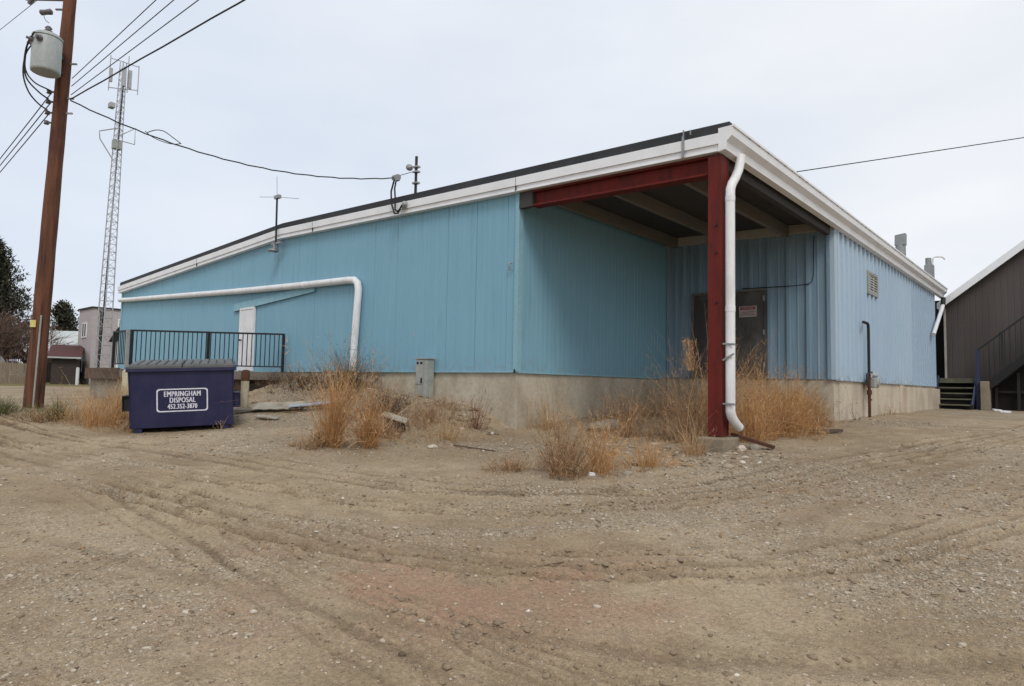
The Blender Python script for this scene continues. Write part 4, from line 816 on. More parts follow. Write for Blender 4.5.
# ------------------------------------------------------------------ background left
pk = thing('apartment_house', 'two storey pink stucco building with flat roof behind the tower', 'building', (-50, 9, -.9))
P('wall', 'pink', pk, lambda b: b.box(-50.4, -47.1, 5.6, 15, -1.2, 4.88))
P('parapet', 'shed', pk, lambda b: b.box(-50.5, -47.0, 5.5, 15.1, 4.882, 5.0))
P('door_canopy', 'shed', pk, lambda b: b.box(-50.2, -48.6, 5.0, 5.598, 1.75, 1.87))
P('wall_corner_pipe', 'shed', pk, lambda b: b.tube([(-47.0, 6.1, -1), (-47.0, 6.1, 4.7), (-47.0, 5.95, 4.8)], .05, 6))
for (x0, x1, z0, z1) in ((-49.4, -48.3, 2.7, 3.85), (-49.9, -48.9, .1, 1.5)):
    w = P('window', 'doorw', pk, lambda b: (b.box(x0, x1, 5.53, 5.597, z0, z0 + .1), b.box(x0, x1, 5.53, 5.597, z1 - .08, z1), b.box(x0, x0 + .09, 5.53, 5.597, z0 + .1, z1 - .08), b.box(x1 - .09, x1, 5.53, 5.597, z0 + .1, z1 - .08), b.box((x0 + x1) / 2 - .04, (x0 + x1) / 2 + .04, 5.53, 5.597, z0 + .1, z1 - .08)))
    P('pane', 'glass', w, lambda b: b.box(x0 + .09, x1 - .09, 5.56, 5.594, z0 + .1, z1 - .08))
for (y0, y1, z0, z1) in ((7.3, 8.6, 3.2, 4.2), (8.1, 9.2, .4, 1.1)):
    w = P('window', 'doorw', pk, lambda b: (b.box(-47.097, -47.03, y0, y1, z0, z0 + .1), b.box(-47.097, -47.03, y0, y1, z1 - .08, z1), b.box(-47.097, -47.03, y0, y0 + .09, z0 + .1, z1 - .08), b.box(-47.097, -47.03, y1 - .09, y1, z0 + .1, z1 - .08), b.box(-47.097, -47.03, (y0 + y1) / 2 - .04, (y0 + y1) / 2 + .04, z0 + .1, z1 - .08)))
    P('pane', 'glass', w, lambda b: b.box(-47.095, -47.06, y0 + .09, y1 - .09, z0 + .1, z1 - .08))
sh = thing('shed', 'low brown shed with dark red roof beside the pink building', 'shed', (-46.5, 4.3, -.85))
e1 = Vector((.30, .954, 0)); e2 = Vector((-.954, .30, 0)); S0 = Vector((-46.3, 3.0, -.9))
P('wall', 'shed', sh, lambda b: b.obox(S0, e1, e2, (0, 0, 1), 0, 1.6, 0, 4, -.2, 1.85))
P('roof', 'redroof', sh, lambda b: b.hexa([S0 + e1 * -.3 + e2 * -.35 + Vector((0, 0, 1.95)), S0 + e1 * 1.75 + e2 * -.35 + Vector((0, 0, 1.95)), S0 + e1 * 1.75 + e2 * 4 + Vector((0, 0, 2.95)), S0 + e1 * -.3 + e2 * 4 + Vector((0, 0, 2.95)), S0 + e1 * -.3 + e2 * -.35 + Vector((0, 0, 2.02)), S0 + e1 * 1.75 + e2 * -.35 + Vector((0, 0, 2.02)), S0 + e1 * 1.75 + e2 * 4 + Vector((0, 0, 3.03)), S0 + e1 * -.3 + e2 * 4 + Vector((0, 0, 3.03))]))
P('fascia', 'tinroof', sh, lambda b: b.obox(S0, e1, e2, (0, 0, 1), -.3, 1.75, -.38, -.352, 1.90, 2.0))
hs = thing('house', 'house with pale metal roof behind the brown shed', 'house', (-62, 8, -.85))
H0 = Vector((-60.0, 4.6, -.7))
P('wall', 'shed', hs, lambda b: b.obox(H0, e1, e2, (0, 0, 1), .3, 4.2, .3, 6, -.2, 2.3))
P('roof', 'tinroof', hs, lambda b: b.hexa([H0 + e1 * -.6 + e2 * -.2 + Vector((0, 0, 2.3)), H0 + e1 * 4.5 + e2 * -.2 + Vector((0, 0, 2.3)), H0 + e1 * 4.5 + e2 * 3.2 + Vector((0, 0, 4.6)), H0 + e1 * .9 + e2 * 3.2 + Vector((0, 0, 4.5)), H0 + e1 * -.6 + e2 * -.1 + Vector((0, 0, 2.45)), H0 + e1 * 4.5 + e2 * -.1 + Vector((0, 0, 2.45)), H0 + e1 * 4.5 + e2 * 3.3 + Vector((0, 0, 4.7)), H0 + e1 * .9 + e2 * 3.3 + Vector((0, 0, 4.6))]))
P('chimney', 'brown', hs, lambda b: b.obox(H0, e1, e2, (0, 0, 1), 4.2, 4.5, 2, 2.3, 4.7, 5.8))
fc = thing('fence', 'weathered wooden board fence across the road on the left', 'fence', (-50, -1.5, -.9))
fa, fb = Vector((-47.5, -8.0, 0)), Vector((-48.0, 2.6, 0))
def f(b):
    n = 68
    for i in range(n):
        p = fa.lerp(fb, i / n); q = fa.lerp(fb, (i + .9) / n); h = .62 + random.uniform(-.04, .04)
        b.bar((p.x, p.y, (h - .95) / 2), (q.x, q.y, (h - .95) / 2), .03, h + .95)
P('fence_boards', 'fence', fc, f)
P('fence_rail', 'fence', fc, lambda b: [b.bar((fa.x - .05, fa.y, z), (fb.x - .05, fb.y, z), .05, .1) for z in (-.5, .4)])
cp = thing('camper', 'white rounded camper roof showing above the board fence', 'camper', (-54, .5, -.85))
P('body', 'camper', cp, lambda b: b.prism([(-53.5 - 2 * math.cos(a) * .0 - 0, 1.9 - 2.1 + 2.1 * math.cos(a), .55 + .85 * math.sin(a) ** .6) for a in np.linspace(0, math.pi, 14)] + [(-53.5, -2.3, -.6), (-53.5, 1.9, -.6)], (0, 0, 0), (-2.2, 0, 0)))
P('window', 'glass', cp, lambda b: b.box(-53.49, -53.47, -.9, .6, .3, .75))
P('wheel', 'black', cp, lambda b: b.lathe((-53.55, -.2, -.55), [(.33, 0), (.33, .18), (.2, .2)], 16, (1, 0, 0)))
mk = thing('marker_post', 'short white marker post on the verge by the shed', 'post', (-42.5, 3.62, -.85))
P('marker_body', 'camper', mk, lambda b: b.tube([(-42.5, 3.62, -1.0), (-42.5, 3.62, .30)], .10, 10))
P('marker_cap', 'greybox', mk, lambda b: b.lathe((-42.5, 3.62, .30), [(.105, 0), (.105, .03), (.03, .06)], 10))

def ribbons(v0, d, L, w, bend, seg, rngl, wid0=1.0):
    """blades: base points, start directions, lengths -> vertices, quads (numpy)"""
    n = len(v0); side = np.cross(d, np.array([0, 0, 1.0])); side += rngl.normal(0, .3, side.shape); side /= np.linalg.norm(side, axis=1)[:, None]
    p = v0.copy(); dd = d.copy(); V = []
    for i in range(seg + 1):
        t = i / seg; ww = (w * (1 - t) ** .7 * .5 + .0006)[:, None]
        V.append(p - side * ww); V.append(p + side * ww)
        dd = dd + bend / seg; dd /= np.linalg.norm(dd, axis=1)[:, None]; p = p + dd * (L / seg)[:, None]
    V = np.stack(V, 1); k = 2 * (seg + 1); b = (np.arange(n) * k)[:, None, None]
    q = np.array([[2 * i, 2 * i + 1, 2 * i + 3, 2 * i + 2] for i in range(seg)])[None] + b
    return V.reshape(-1, 3), q.reshape(-1, 4), k
def clump(name, label, x, y, h, rad, n, mat, fluff=0, lean=.25, w=.006, cat='weed', group='dry weeds on the yard', seed=0, fl=.06, z=None):
    rg = np.random.default_rng(seed + int(abs(x * 97 + y * 31))); z = gz(x, y) - .02 if z is None else z
    n = int(n * .62); a = rg.uniform(0, 6.28, n); r = rad * rg.random(n) ** .7 * (1 + .55 * np.sin(a * 2 + seed) + .3 * np.sin(a * 3 + seed * 2)); lx, ly = rg.normal(0, .09, 2); b = np.stack([x + r * np.cos(a), y + r * np.sin(a), np.zeros(n)], 1)
    b[:, 2] = gbase(b[:, 0], b[:, 1]) + (z - float(gbase(np.array([x]), np.array([y]))[0]))
    d = np.stack([np.cos(a) * lean * .8 * (r / rad + .15) + rg.normal(lx, .17, n), np.sin(a) * lean * .8 * (r / rad + .15) + rg.normal(ly, .17, n), np.ones(n)], 1); d /= np.linalg.norm(d, axis=1)[:, None]
    L_ = h * np.clip(rg.normal(.82, .30, n), .15, 1.45) * np.clip(1.15 - .5 * (r / rad) ** 2, .3, 2); bend = np.stack([rg.normal(0, .38, n), rg.normal(0, .38, n), rg.uniform(-.4, .05, n)], 1); brk = rg.random(n) < .14; bend[brk] *= 3.2; bend[brk, 2] -= .9
    V, F, k = ribbons(b, d, L_, w * rg.uniform(.6, 1.4, n), bend, 4, rg); tone = np.repeat(np.clip(rg.normal(.5, .22, n), 0, 1), k)
    if fluff:
        m = int(n * fluff * 1.7); idx = rg.integers(0, n, m); t = rg.beta(2.2, 1.3, m)
        P_ = V.reshape(n, k, 3); seg = np.minimum((t * 4).astype(int), 3); ft = t * 4 - seg
        base = P_[idx, seg * 2] * (1 - ft[:, None]) + P_[idx, seg * 2 + 2] * ft[:, None]
        dd = rg.normal(0, 1, (m, 3)); dd[:, 2] = np.abs(dd[:, 2]) * .9 + .25; dd /= np.linalg.norm(dd, axis=1)[:, None]
        V2, F2, k2 = ribbons(base, dd, fl * rg.uniform(.5, 1.6, m), .0052 * rg.uniform(.6, 1.5, m), rg.normal(0, .5, (m, 3)), 2, rg)
        F2 = F2 + len(V); V = np.vstack([V, V2]); F = np.vstack([F, F2]); tone = np.r_[tone, np.repeat(np.clip(rg.normal(.55, .25, m), 0, 1), k2)]
    o = npmesh(name, V, F, M[mat], (x, y, z), tone); tag(o, label, cat, group); return o

# ------------------------------------------------------------------ trees
def conifer(label, x, y, h, rad, n, low=.12, seed=1, droop=.2, group='evergreen trees left of the pole'):
    rg = np.random.default_rng(seed); z0 = -.9
    t = thing('conifer_tree', label, 'tree', (x, y, z0), group)
    P('trunk', 'bark', t, lambda b: b.tube([(x + .1 * math.sin(i), y, z0 + h * i / 8) for i in range(9)], [.32 * (1 - i / 9) + .03 for i in range(9)], 8))
    bb = MB(); V = []; F = []; T = []; cnt = 0
    for i in range(n):
        u = low + (1 - low) * rg.random() ** .85; a = rg.uniform(0, 6.28); rr = rad * (1 - ((u - low) / (1 - low)) ** 1.5) ** .75 * rg.uniform(.45, 1.08) + .15
        s = np.array((x, y, z0 + h * u)); e = s + np.array((math.cos(a) * rr, math.sin(a) * rr, rg.uniform(-.1, .25) * rr))
        bb.tube([s, (s + e) / 2 + np.array((0, 0, .08 * rr)), e], [.035, .022, .008], 4, False)
        m = 34; q = rg.uniform(.3, 1.05, m)[:, None]; c = s + (e - s) * q + rg.normal(0, .26, (m, 3)) * np.array((1, 1, .55))
        d = rg.normal(0, 1, (m, 3)) + (e - s) / rr * .7 + np.array((0, 0, .25)); d /= np.linalg.norm(d, axis=1)[:, None]
        v, f_, k = ribbons(c, d, rg.uniform(.22, .55, m), rg.uniform(.10, .20, m), rg.normal(0, .3, (m, 3)), 2, rg)
        V.append(v); F.append(f_ + cnt); cnt += len(v); T.append(np.repeat(np.clip(rg.normal(.42 + rg.normal(0, .12), .2, m), 0, 1), k))
    bb.build('limb', M['bark'], t)
    o = npmesh('foliage', np.vstack(V), np.vstack(F), M['needles'], (x, y, z0), np.concatenate(T)); o.parent = t; o.location = (0, 0, 0)
conifer('large dark evergreen at the left edge behind the utility pole', -66.0, 2.3, 13.0, 5.0, 900, .04, 3)
conifer('smaller rounded dark evergreen right of the utility pole', -73.6, 10.2, 8.3, 2.5, 190, .15, 5)
def bare(label, x, y, h, seed, spread=.55, stems=5, depth=4, mat='twig', group='bare shrubs behind the fence', r0=.05):
    rg = random.Random(seed); b = MB()
    def grow(p, d, l, r, k):
        q = p + d * l; b.tube([p, (p + q) / 2 + Vector((rg.gauss(0, .04), rg.gauss(0, .04), rg.gauss(0, .03))) * l, q], [r, r * .85, r * .65], 3 if k < 3 else 5, False)
        if k:
            for _ in range(rg.choice((2, 3, 3))):
                e = (d + Vector((rg.gauss(0, spread), rg.gauss(0, spread), rg.gauss(.12, spread * .6)))).normalized(); grow(p.lerp(q, rg.uniform(.55, 1)), e, l * rg.uniform(.62, .85), r * .6, k - 1)
    for i in range(stems): grow(Vector((x + rg.uniform(-.4, .4), y + rg.uniform(-.4, .4), -.95)), Vector((rg.gauss(0, .25), rg.gauss(0, .25), 1)).normalized(), h * .32, r0, depth)
    t = thing('bare_shrub', label, 'shrub', (x, y, -.9), group); b.build('branches', M[mat], t)
bare('leafless reddish shrub below the large evergreen at the far left', -53.5, -.4, 6.6, 1, stems=12, depth=4, r0=.085)
bare('leafless reddish shrub hidden partly behind the utility pole', -54, 1.6, 7.0, 2, stems=12, depth=4, r0=.085)
bare('leafless shrub between the utility pole and the pale metal roof', -57, 4.4, 6.6, 3, stems=12, depth=4, r0=.085)
bare('leafless grey tree in front of the small evergreen', -68, 8.4, 7.0, 4, stems=8, depth=4, r0=.08)
bare('leafless reddish shrub rising directly behind the white camper', -55.5, .6, 6.2, 6, stems=12, depth=4, r0=.085)

# ------------------------------------------------------------------ dark building on the right with stairs
db = thing('dark_building', 'tall dark brown sided building with white rake trim right of the alley', 'building', (10, 21, -.9))
YR = 20.9
def zr(x): return 3.22 + (x - 4.45) * .785
P('front_wall', 'brownwall', db, lambda b: b.ribbed((4.50, YR), (11, YR), (0, -1), -.95, lambda p: zr(p.x) + .05, .2, [(0, 0), (.8, 0), (.88, -.006), (.95, -.006)]))
P('front_wall', 'brownwall', db, lambda b: b.ribbed((11, YR), (17.4, YR), (0, -1), -.95, lambda p: zr(22 - p.x) + .05, .2, [(0, 0), (.8, 0), (.88, -.006), (.95, -.006)]))
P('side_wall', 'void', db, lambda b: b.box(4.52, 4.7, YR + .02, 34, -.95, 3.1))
P('gap_shade_panel', 'void', db, lambda b: b.box(3.2, 4.515, 22.0, 22.2, -.95, 3.6))  # added dark panel, gives the gap between the buildings its shade
def f(b):
    for x0, x1, s in ((4.3, 11, 1), (11, 17.7, -1)):
        za = zr(x0) if s > 0 else zr(22 - x0); zb = zr(x1) if s > 0 else zr(22 - x1)
        b.hexa([(x0, YR - .28, za + .16), (x1, YR - .28, zb + .16), (x1, 34, zb + .16), (x0, 34, za + .16), (x0, YR - .28, za + .24), (x1, YR - .28, zb + .24), (x1, 34, zb + .24), (x0, 34, za + .24)])
P('roof', 'cap', db, f)
P('rake_trim', 'white', db, lambda b: (b.hexa([(4.26, YR - .34, zr(4.26) - .06), (11, YR - .34, zr(11) - .06), (11, YR - .282, zr(11) - .06), (4.26, YR - .282, zr(4.26) - .06), (4.26, YR - .34, zr(4.26) + .25), (11, YR - .34, zr(11) + .25), (11, YR - .282, zr(11) + .25), (4.26, YR - .282, zr(4.26) + .25)]),
   b.hexa([(11.003, YR - .34, zr(11) - .06), (17.7, YR - .34, zr(4.3) - .06), (17.7, YR - .282, zr(4.3) - .06), (11.003, YR - .282, zr(11) - .06), (11.003, YR - .34, zr(11) + .25), (17.7, YR - .34, zr(4.3) + .25), (17.7, YR - .282, zr(4.3) + .25), (11.003, YR - .282, zr(11) + .25)])))
P('corner_trim', 'offwhite', db, lambda b: b.box(4.44, 4.51, YR - .05, YR + .03, .25, 3.15))
P('gutter', 'black', db, lambda b: b.tube([(4.22, YR - .35, 3.02), (4.22, 30, 3.02)], .11, 8))
st = thing('entry_steps', 'short flight of green grey steps at the end of the alley', 'steps', (4.9, 20, -.85))
for i in range(5):
    P('tread', 'gtread', st, lambda b: b.box(4.30, 5.46, 19.25 + i * .27, 19.25 + i * .27 + .29, -.66 + i * .215 - .05, -.66 + i * .215), .006)
P('landing', 'gtread', st, lambda b: b.box(4.30, 5.46, 20.6, 20.87, .20, .34))
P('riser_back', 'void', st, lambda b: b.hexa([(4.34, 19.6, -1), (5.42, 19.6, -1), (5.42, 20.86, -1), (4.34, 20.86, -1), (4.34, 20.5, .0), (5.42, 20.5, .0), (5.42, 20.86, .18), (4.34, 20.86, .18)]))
P('stringer', 'bluepost', st, lambda b: b.bar((4.27, 19.2, -.75), (4.27, 20.6, .36), .05, .22))
P('stringer', 'bluepost', st, lambda b: b.bar((5.49, 19.2, -.75), (5.49, 20.6, .36), .05, .22))
P('handrail_post', 'bluepost', st, lambda b: (b.box(5.54, 5.66, 20.0, 20.1, -.95, 1.42)))
P('concrete_block', 'conc_dirty', st, lambda b: b.box(5.67, 5.95, 19.85, 20.4, -1.2, .22), .02)
s2 = thing('side_stairs', 'dark stair flight with railing climbing right along the brown wall', 'stairs', (7, 20.4, -.85))
P('stringer', 'black', s2, lambda b: b.bar((5.85, 20.0, -.02), (9.2, 20.0, 3.15), .08, .26))
P('stringer', 'black', s2, lambda b: b.bar((5.85, 20.75, -.02), (9.2, 20.75, 3.15), .08, .26))
for i in range(11):
    P('tread', 'timber', s2, lambda b: b.box(5.78 + i * .3, 6.1 + i * .3, 20.045, 20.70, .08 + i * .284, .13 + i * .284))
P('handrail', 'dark', s2, lambda b: (b.bar((5.62, 20.02, 1.40), (9.2, 20.02, 4.45), .05, .06)))
for x in np.arange(5.95, 9.2, .16): P('baluster', 'dark', s2, lambda b: b.bar((x, 20.02, .1 + (x - 5.85) * .945), (x, 20.02, 1.42 + (x - 5.62) * .85), .025, .025, (1, 0, 0)))
for x in (6.35, 7.1, 8.2): P('newel', 'dark', s2, lambda b: b.bar((x, 20.0, .1 + (x - 5.85) * .945), (x, 20.0, 1.44 + (x - 5.62) * .85), .07, .07, (1, 0, 0)))
P('landing', 'black', s2, lambda b: b.box(9.2, 12, 19.95, 20.8, 3.1, 3.3))
gtw = thing('lattice_gate', 'gate posts and rail before a dark sheet painted as shade under the side stairs', 'screen', (8, 20.5, -.85))
P('under_stair_shade', 'void', gtw, lambda b: b.prism([(6.02, 20.82, -.98), (12, 20.82, -.98), (12, 20.82, 3.05), (9.1, 20.82, 2.9), (6.02, 20.82, .0)], (0, 0, 0), (0, .04, 0)))  # near-black sheet, paints the shade of the open space below the flight
for x, t in ((6.05, .0), (6.72, .55), (7.6, 1.3)): P('gate_post', 'dark', gtw, lambda b: b.box(x, x + .09, 20.60, 20.70, -1, t))
P('gate_rail', 'dark', gtw, lambda b: b.box(6.14, 12, 20.705, 20.75, -.2, -.12))

# ------------------------------------------------------------------ debris on the yard
def slab(name, label, cat, c, yawd, l, w, t, mat, tilt=(0, 0), group=None, jag=.0):
    q = Matrix.Rotation(R(yawd), 3, 'Z') @ Matrix.Rotation(R(tilt[0]), 3, 'X') @ Matrix.Rotation(R(tilt[1]), 3, 'Y')
    n = 9; pts = []
    for i in range(n): pts.append((l * (i / (n - 1) - .5), -w / 2 + random.uniform(-jag, jag)))
    for i in range(n): pts.append((l * (.5 - i / (n - 1)), w / 2 + random.uniform(-jag, jag)))
    b = MB(); b.prism([Vector(c) + q @ Vector((x, y, 0)) for x, y in pts], (0, 0, 0), q @ Vector((0, 0, t)))
    o = b.build(name, M[mat], None, loc=c); return tag(o, label, cat, group)
z = gz(-4.25, -2.9)
slab('plywood_sheet', 'broken weathered plywood sheet lying at the foot of the dirt mound', 'board', (-4.35, -2.75, z + .15), 40, 1.05, .36, .018, 'plywood', (22, -3), None, .025)
slab('plank', 'pale blue painted plank beside the broken plywood sheet', 'board', (-3.72, -2.35, gz(-3.72, -2.35) + .13), 52, .95, .16, .025, 'paleblue', (8, -7))
slab('plank', 'bare tan plank lying behind the pale blue plank', 'board', (-3.75, -2.0, gz(-3.75, -2.0) + .14), 50, .9, .16, .03, 'plywood', (6, -8))
slab('board_scrap', 'short pale board lying in front of the broken plywood sheet', 'board', (-3.9, -3.25, gz(-3.9, -3.25) + .05), 20, .55, .14, .02, 'plywood', (14, 3))
slab('board_scrap', 'dark weathered board nearest the cream bollard on the dirt', 'board', (-4.85, -3.15, gz(-4.85, -3.15) + .05), 62, .7, .2, .025, 'timber', (10, -4))
ck = thing('broken_crate', 'broken dark box with a pale lid among the dry weeds', 'debris', (-.55, -2.6, -1.15))
zc = gz(-.55, -2.6)
bx0, by0 = -.55, -2.6
def ckp(u, v, w): return (bx0 + .75 * u - .66 * v, by0 + .66 * u + .75 * v, zc + w)
P('box_side', 'black', ck, lambda b: b.hexa([ckp(-.17, -.14, -.05), ckp(.14, -.14, -.05), ckp(.14, -.12, -.05), ckp(-.17, -.12, -.05), ckp(-.19, -.16, .27), ckp(.10, -.16, .17), ckp(.10, -.14, .17), ckp(-.19, -.14, .27)]))
P('box_side', 'black', ck, lambda b: b.hexa([ckp(.12, -.12, -.05), ckp(.14, -.12, -.05), ckp(.14, .25, -.05), ckp(.12, .25, -.05), ckp(.085, -.13, .16), ckp(.105, -.13, .16), ckp(.105, .25, .2), ckp(.085, .25, .2)]))
P('box_lid', 'plywood', ck, lambda b: b.hexa([ckp(-.24, -.2, .285), ckp(.2, -.2, .15), ckp(.2, .16, .2), ckp(-.24, .16, .33), ckp(-.24, -.2, .305), ckp(.2, -.2, .17), ckp(.2, .16, .22), ckp(-.24, .16, .35)]))
def rock(label, x, y, s, mat='conc_grey', seed=0, cat='rock', group=None, sink=.35):
    rg = random.Random(seed); ph = 1.618; import itertools
    me = bpy.data.meshes.new('rock'); import bmesh as bm_; b = bm_.new(); bm_.ops.create_icosphere(b, subdivisions=2, radius=1)
    for v in b.verts:
        k = 1 + .22 * math.sin(v.co.x * 3.1 + seed) * math.cos(v.co.y * 2.7 + seed * 2) + rg.uniform(-.09, .09); v.co = Vector((v.co.x * s[0], v.co.y * s[1], v.co.z * s[2])) * k
    b.to_mesh(me); b.free(); me.materials.append(M[mat]); o = bpy.data.objects.new('rock', me); o.location = (x, y, gz(x, y) + s[2] * sink); o.rotation_euler.z = rg.uniform(0, 6); COL.objects.link(o); return tag(o, label, cat, group)
rock('large pale boulder half buried at the mouth of the loading bay', 1.35, 1.2, (.38, .3, .17), 'conc_grey', 3)
rock('small grey stone right of the post footing', 4.75, .25, (.09, .07, .06), 'conc_grey', 4)
rock('pale chunk of concrete beside the rusty steel strip', 4.62, .02, (.1, .08, .06), 'conc_pale', 5)
rock('flat grey stone by the brown weed clump in front of the bay', 4.35, -2.85, (.10, .07, .035), 'conc_grey', 6)
rock('bright white stone just below the brown weed clump', 4.15, -3.35, (.05, .04, .035), 'white', 7)
rock('pale rubble block beside the mound near the tall straw clump', 1.1, -3.2, (.12, .07, .04), 'conc_pale', 8)
rs = P('steel_strip', 'rust', None, lambda b: b.bar((4.35, .32, gz(4.35, .32) + .22), (4.98, .46, gz(4.98, .46) + .035), .16, .045)); tag(rs, 'rusty steel strip sloping to the ground beside the white downspout', 'scrap')
rs = P('timber_scrap', 'brown', None, lambda b: b.bar((4.72, 3.2, gz(4.72, 3.2) + .05), (5.0, 4.0, gz(5.0, 4.0) + .05), .13, .06)); tag(rs, 'dark timber offcut at the right edge of the weeds', 'scrap')
rs = P('timber_scrap', 'brown', None, lambda b: b.bar((1.2, -2.85, gz(1.2, -2.85) + .012), (2.0, -2.75, gz(2.0, -2.75) + .012), .018, .018)); tag(rs, 'thin dark stick lying on the gravel left of the brown weed clump', 'stick')
for i, (x, y, l) in enumerate(((6.6, 17.5, 'white scrap of litter by the gate under the side stairs'), (6.3, 18.4, 'pale litter scrap on the dirt near the side stairs'))):
    slab('litter_scrap', l, 'litter', (x, y, gz(x, y) + .03), 30 * i, .28, .16, .04, 'white', (10, 5), None, .03)

# ------------------------------------------------------------------ dry weeds
C = clump
C('dry_grass', 'tall upright tan grass clump nearest the dirt mound, left of the crate', .3, -4.5, 1.30, .13, 760, 'straw', 2.2, .10, .006, seed=1, fl=.09)
C('dry_grass', 'shorter tan grass clump just left of the broken dark box', .5, -3.95, .95, .15, 600, 'straw', 2.0, .14, .006, seed=2, fl=.09)
C('dry_grass', 'thin sparse brown stalks behind the broken dark box', -.6, -2.1, 1.0, .28, 120, 'brown_weed', 2.5, .35, .005, seed=3)
C('tumbleweed', 'dark tangled weed on the mound under the white drain pipe', -4.4, -1.0, .85, .55, 520, 'dark_weed', 4, .85, .006, seed=4, fl=.14)
C('dry_grass', 'pale weeds rising behind the tall tan clump below the wall', -3.7, -1.5, .7, .5, 260, 'brown_weed', 2, .5, .006, seed=24)
C('dry_grass', 'low spreading tan grass right of the broken dark box', .5, -2.35, .42, .55, 520, 'pale_straw', 1.2, .9, .006, seed=5)
C('red_weed', 'dark red weed stems in front of the footing left of the wall corner', -.15, -1.0, .72, .16, 110, 'red_weed', 3, .45, .006, seed=6)
C('red_weed', 'reddish weed stems in front of the grey electrical cabinet', -2.6, -1.25, .7, .35, 110, 'red_weed', 2.4, .5, .006, seed=7)
C('dry_grass', 'faded wispy grass against the footing right of the wall corner', .35, .55, .85, .42, 420, 'pale_straw', 1.2, .4, .005, seed=8)
C('brown_weed', 'dense brown weed clump alone on the gravel before the bay', 3.9, -3.6, .66, .25, 620, 'brown_weed', 3.2, .45, .005, seed=9, fl=.07)
C('brown_weed', 'lighter tan weed standing right against the dense brown clump', 4.05, -3.1, .72, .24, 420, 'straw', 2.6, .4, .005, seed=10, fl=.07)
C('dry_grass', 'low flat tuft of dry grass left of the dense brown clump', 3.25, -3.8, .20, .32, 420, 'brown_weed', 1, 1.3, .005, seed=11)
C('dry_grass', 'low fan of tan grass on the gravel left of the post', 4.25, -2.15, .42, .34, 520, 'straw', 1, .95, .005, seed=12)
C('brown_weed', 'dense brown weeds in the bay mouth beside the pale boulder', 2.3, .55, .72, .50, 520, 'brown_weed', 3, .6, .006, seed=13, fl=.1)
C('brown_weed', 'tall brown weeds directly left of the red post', 3.45, .45, 1.25, .40, 640, 'brown_weed', 3.4, .35, .006, seed=14, fl=.12)
C('straw_weed', 'tan weeds rising behind the red post on its left', 3.5, 1.3, 1.6, .35, 560, 'straw', 3.2, .25, .006, seed=15, fl=.11)
C('dry_grass', 'pale drooping grass at the left side of the post footing', 4.2, -.75, .62, .2, 260, 'pale_straw', 1.4, .7, .006, seed=16)
pl = C('plume_stalk', 'single tall straw stalk with a feathery head left of the post', 4.35, -1.2, 1.95, .012, 3, 'pale_straw', 0, .02, .009, seed=17)
rg = np.random.default_rng(5); pz = gz(4.35, -1.2)
nn_ = 420; tt = rg.random(nn_); bb_ = np.stack([4.35 + rg.normal(0, .05, nn_), -1.2 + rg.normal(0, .05, nn_), pz + 1.25 + .45 * tt], 1)
dd_ = np.stack([rg.normal(0, .5, nn_), rg.normal(0, .5, nn_), np.ones(nn_)], 1); dd_ /= np.linalg.norm(dd_, axis=1)[:, None]
v_, f_, k_ = ribbons(bb_, dd_, rg.uniform(.04, .12, nn_), np.full(nn_, .004), rg.normal(0, .5, (nn_, 3)), 2, rg)
po_ = npmesh('feather_head', v_, f_, M['straw'], tuple(pl.location), np.repeat(rg.random(nn_), k_)); po_.parent = pl; po_.location = (0, 0, 0)
spots = [(4.3, 1.4, 1.0, .34, 'tall straw weeds immediately right of the white downspout'), (3.9, 2.5, 1.25, .42, 'tallest straw weeds between the downspout and the steel door'),
 (4.4, 2.5, .95, .4, 'straw weeds second from the downspout at the bay edge'), (4.2, 3.4, 1.0, .42, 'straw weeds in the middle of the bay edge'), (3.4, 4.1, 1.1, .5, 'straw weeds deep in the bay in front of the door'),
 (4.15, 4.5, .9, .42, 'straw weeds at the bay edge near the blue corner'), (3.5, 5.3, .9, .45, 'straw weeds against the back wall footing'), (2.2, 4.6, .9, .5, 'straw weeds deep in the bay left of the door centre')]
for i, (x, y, h, r, l) in enumerate(spots): C('straw_weed', l, x, y, h, r, 680, 'straw', 2.6, .3, .006, seed=30 + i, fl=.1, group='tall straw weeds along the loading bay edge')
C('brown_weed', 'browner weeds at the right end of the bay by the pale footing corner', 4.05, 5.3, .7, .35, 620, 'brown_weed', 3, .45, .006, seed=40, fl=.1)
C('brown_weed', 'scattered brown weeds at the inner corner of the bay', .9, 2.6, .75, .6, 420, 'brown_weed', 2.5, .6, .006, seed=41)
C('brown_weed', 'brown weeds along the footing inside the bay', .8, 4.4, .7, .5, 420, 'brown_weed', 2.5, .6, .006, seed=42)
C('twig_plant', 'spindly brown twig plant against the pale alley footing', 4.5, 7.2, .85, .10, 16, 'dark_weed', 3, .35, .010, seed=43)
C('twig_plant', 'low brown sprig at the alley footing beyond the gas meter', 4.55, 10.5, .35, .2, 60, 'brown_weed', 2, .8, .008, seed=44)
C('dry_grass', 'spreading orange grass clump between the pole and the dumpster', -5.2, -5.95, .75, .55, 900, 'straw', 1.3, .75, .006, seed=45)
C('dry_grass', 'orange grass tight against the left side of the dumpster', -5.75, -5.25, .6, .4, 620, 'straw', 1.3, .6, .006, seed=46)
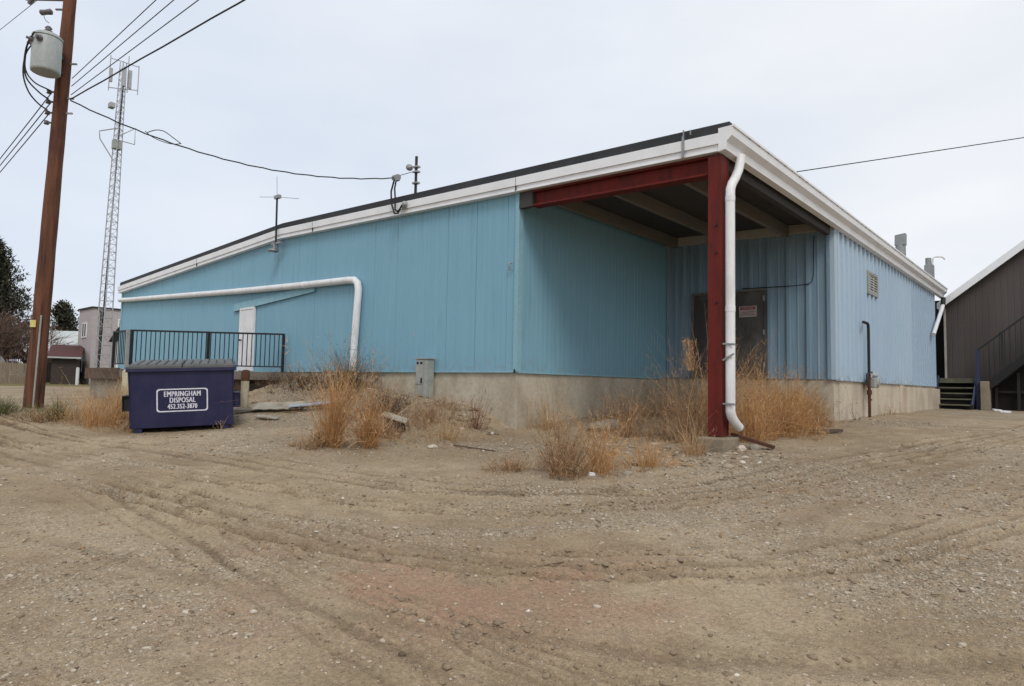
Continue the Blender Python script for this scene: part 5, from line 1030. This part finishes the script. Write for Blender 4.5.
C('dry_grass', 'paler grass behind the orange clump below the dock wall', -7.2, -4.9, .6, .6, 520, 'pale_straw', 1.2, .6, .006, seed=47)
C('green_weed', 'low green weeds at the left foot of the utility pole', -6.6, -7.15, .3, .5, 800, 'green_weed', 1, 1.1, .007, seed=48)
C('green_weed', 'mixed green and tan grass right of the utility pole foot', -5.9, -6.4, .36, .5, 700, 'green_weed', 1, 1.0, .006, seed=49)
C('dry_grass', 'short dry grass in front of the utility pole', -5.6, -6.75, .24, .5, 620, 'brown_weed', 1, 1.2, .005, seed=50)
C('twig_plant', 'bare grey twig growing in front of the dumpster', -3.35, -4.45, .34, .05, 12, 'pale_straw', 2, .5, .006, seed=51)
C('dry_grass', 'sparse dry stems on the crest of the dirt mound', -6.2, -1.3, .45, .7, 160, 'brown_weed', 2, .6, .006, seed=52)
for x_, y_, h_, r_, n_, m_, l_ in ((-2.2, -1.6, .42, .6, 520, 'dark_weed', 'low dark brush on the soil below the electrical cabinet'), (-.9, -1.5, .40, .5, 420, 'brown_weed', 'low brown brush on the slope left of the red stems'), (-5.2, -1.7, .38, .6, 420, 'dark_weed', 'dark matted brush low on the face of the dirt mound'), (-7.0, -1.4, .34, .6, 320, 'dark_weed', 'thin dark brush on the left flank of the dirt mound'), (.2, -4.62, .18, .3, 420, 'brown_weed', 'low brown tuft at the foot of the tallest tan clump'), (-.2, -3.2, .3, .4, 420, 'brown_weed', 'short brown tuft just in front of the broken dark box')):
    C('brown_weed', l_, x_, y_, h_, r_, n_, m_, 2.4, 1.0, .006, seed=int(r_ * 100), fl=.1)
C('brown_weed', 'dark dry weeds under the edge of the deck', -8.6, -1.9, .5, .6, 260, 'dark_weed', 2, .6, .007, seed=53)
C('red_weed', 'thin pale red stems growing at the foot of the red post', 4.05, -.32, .4, .08, 14, 'red_weed', 2, .5, .006, seed=54)
C('dry_grass', 'low dry grass along the footing left of the wall corner', -1.3, -.7, .32, .6, 420, 'brown_weed', 1.4, .9, .006, seed=55)
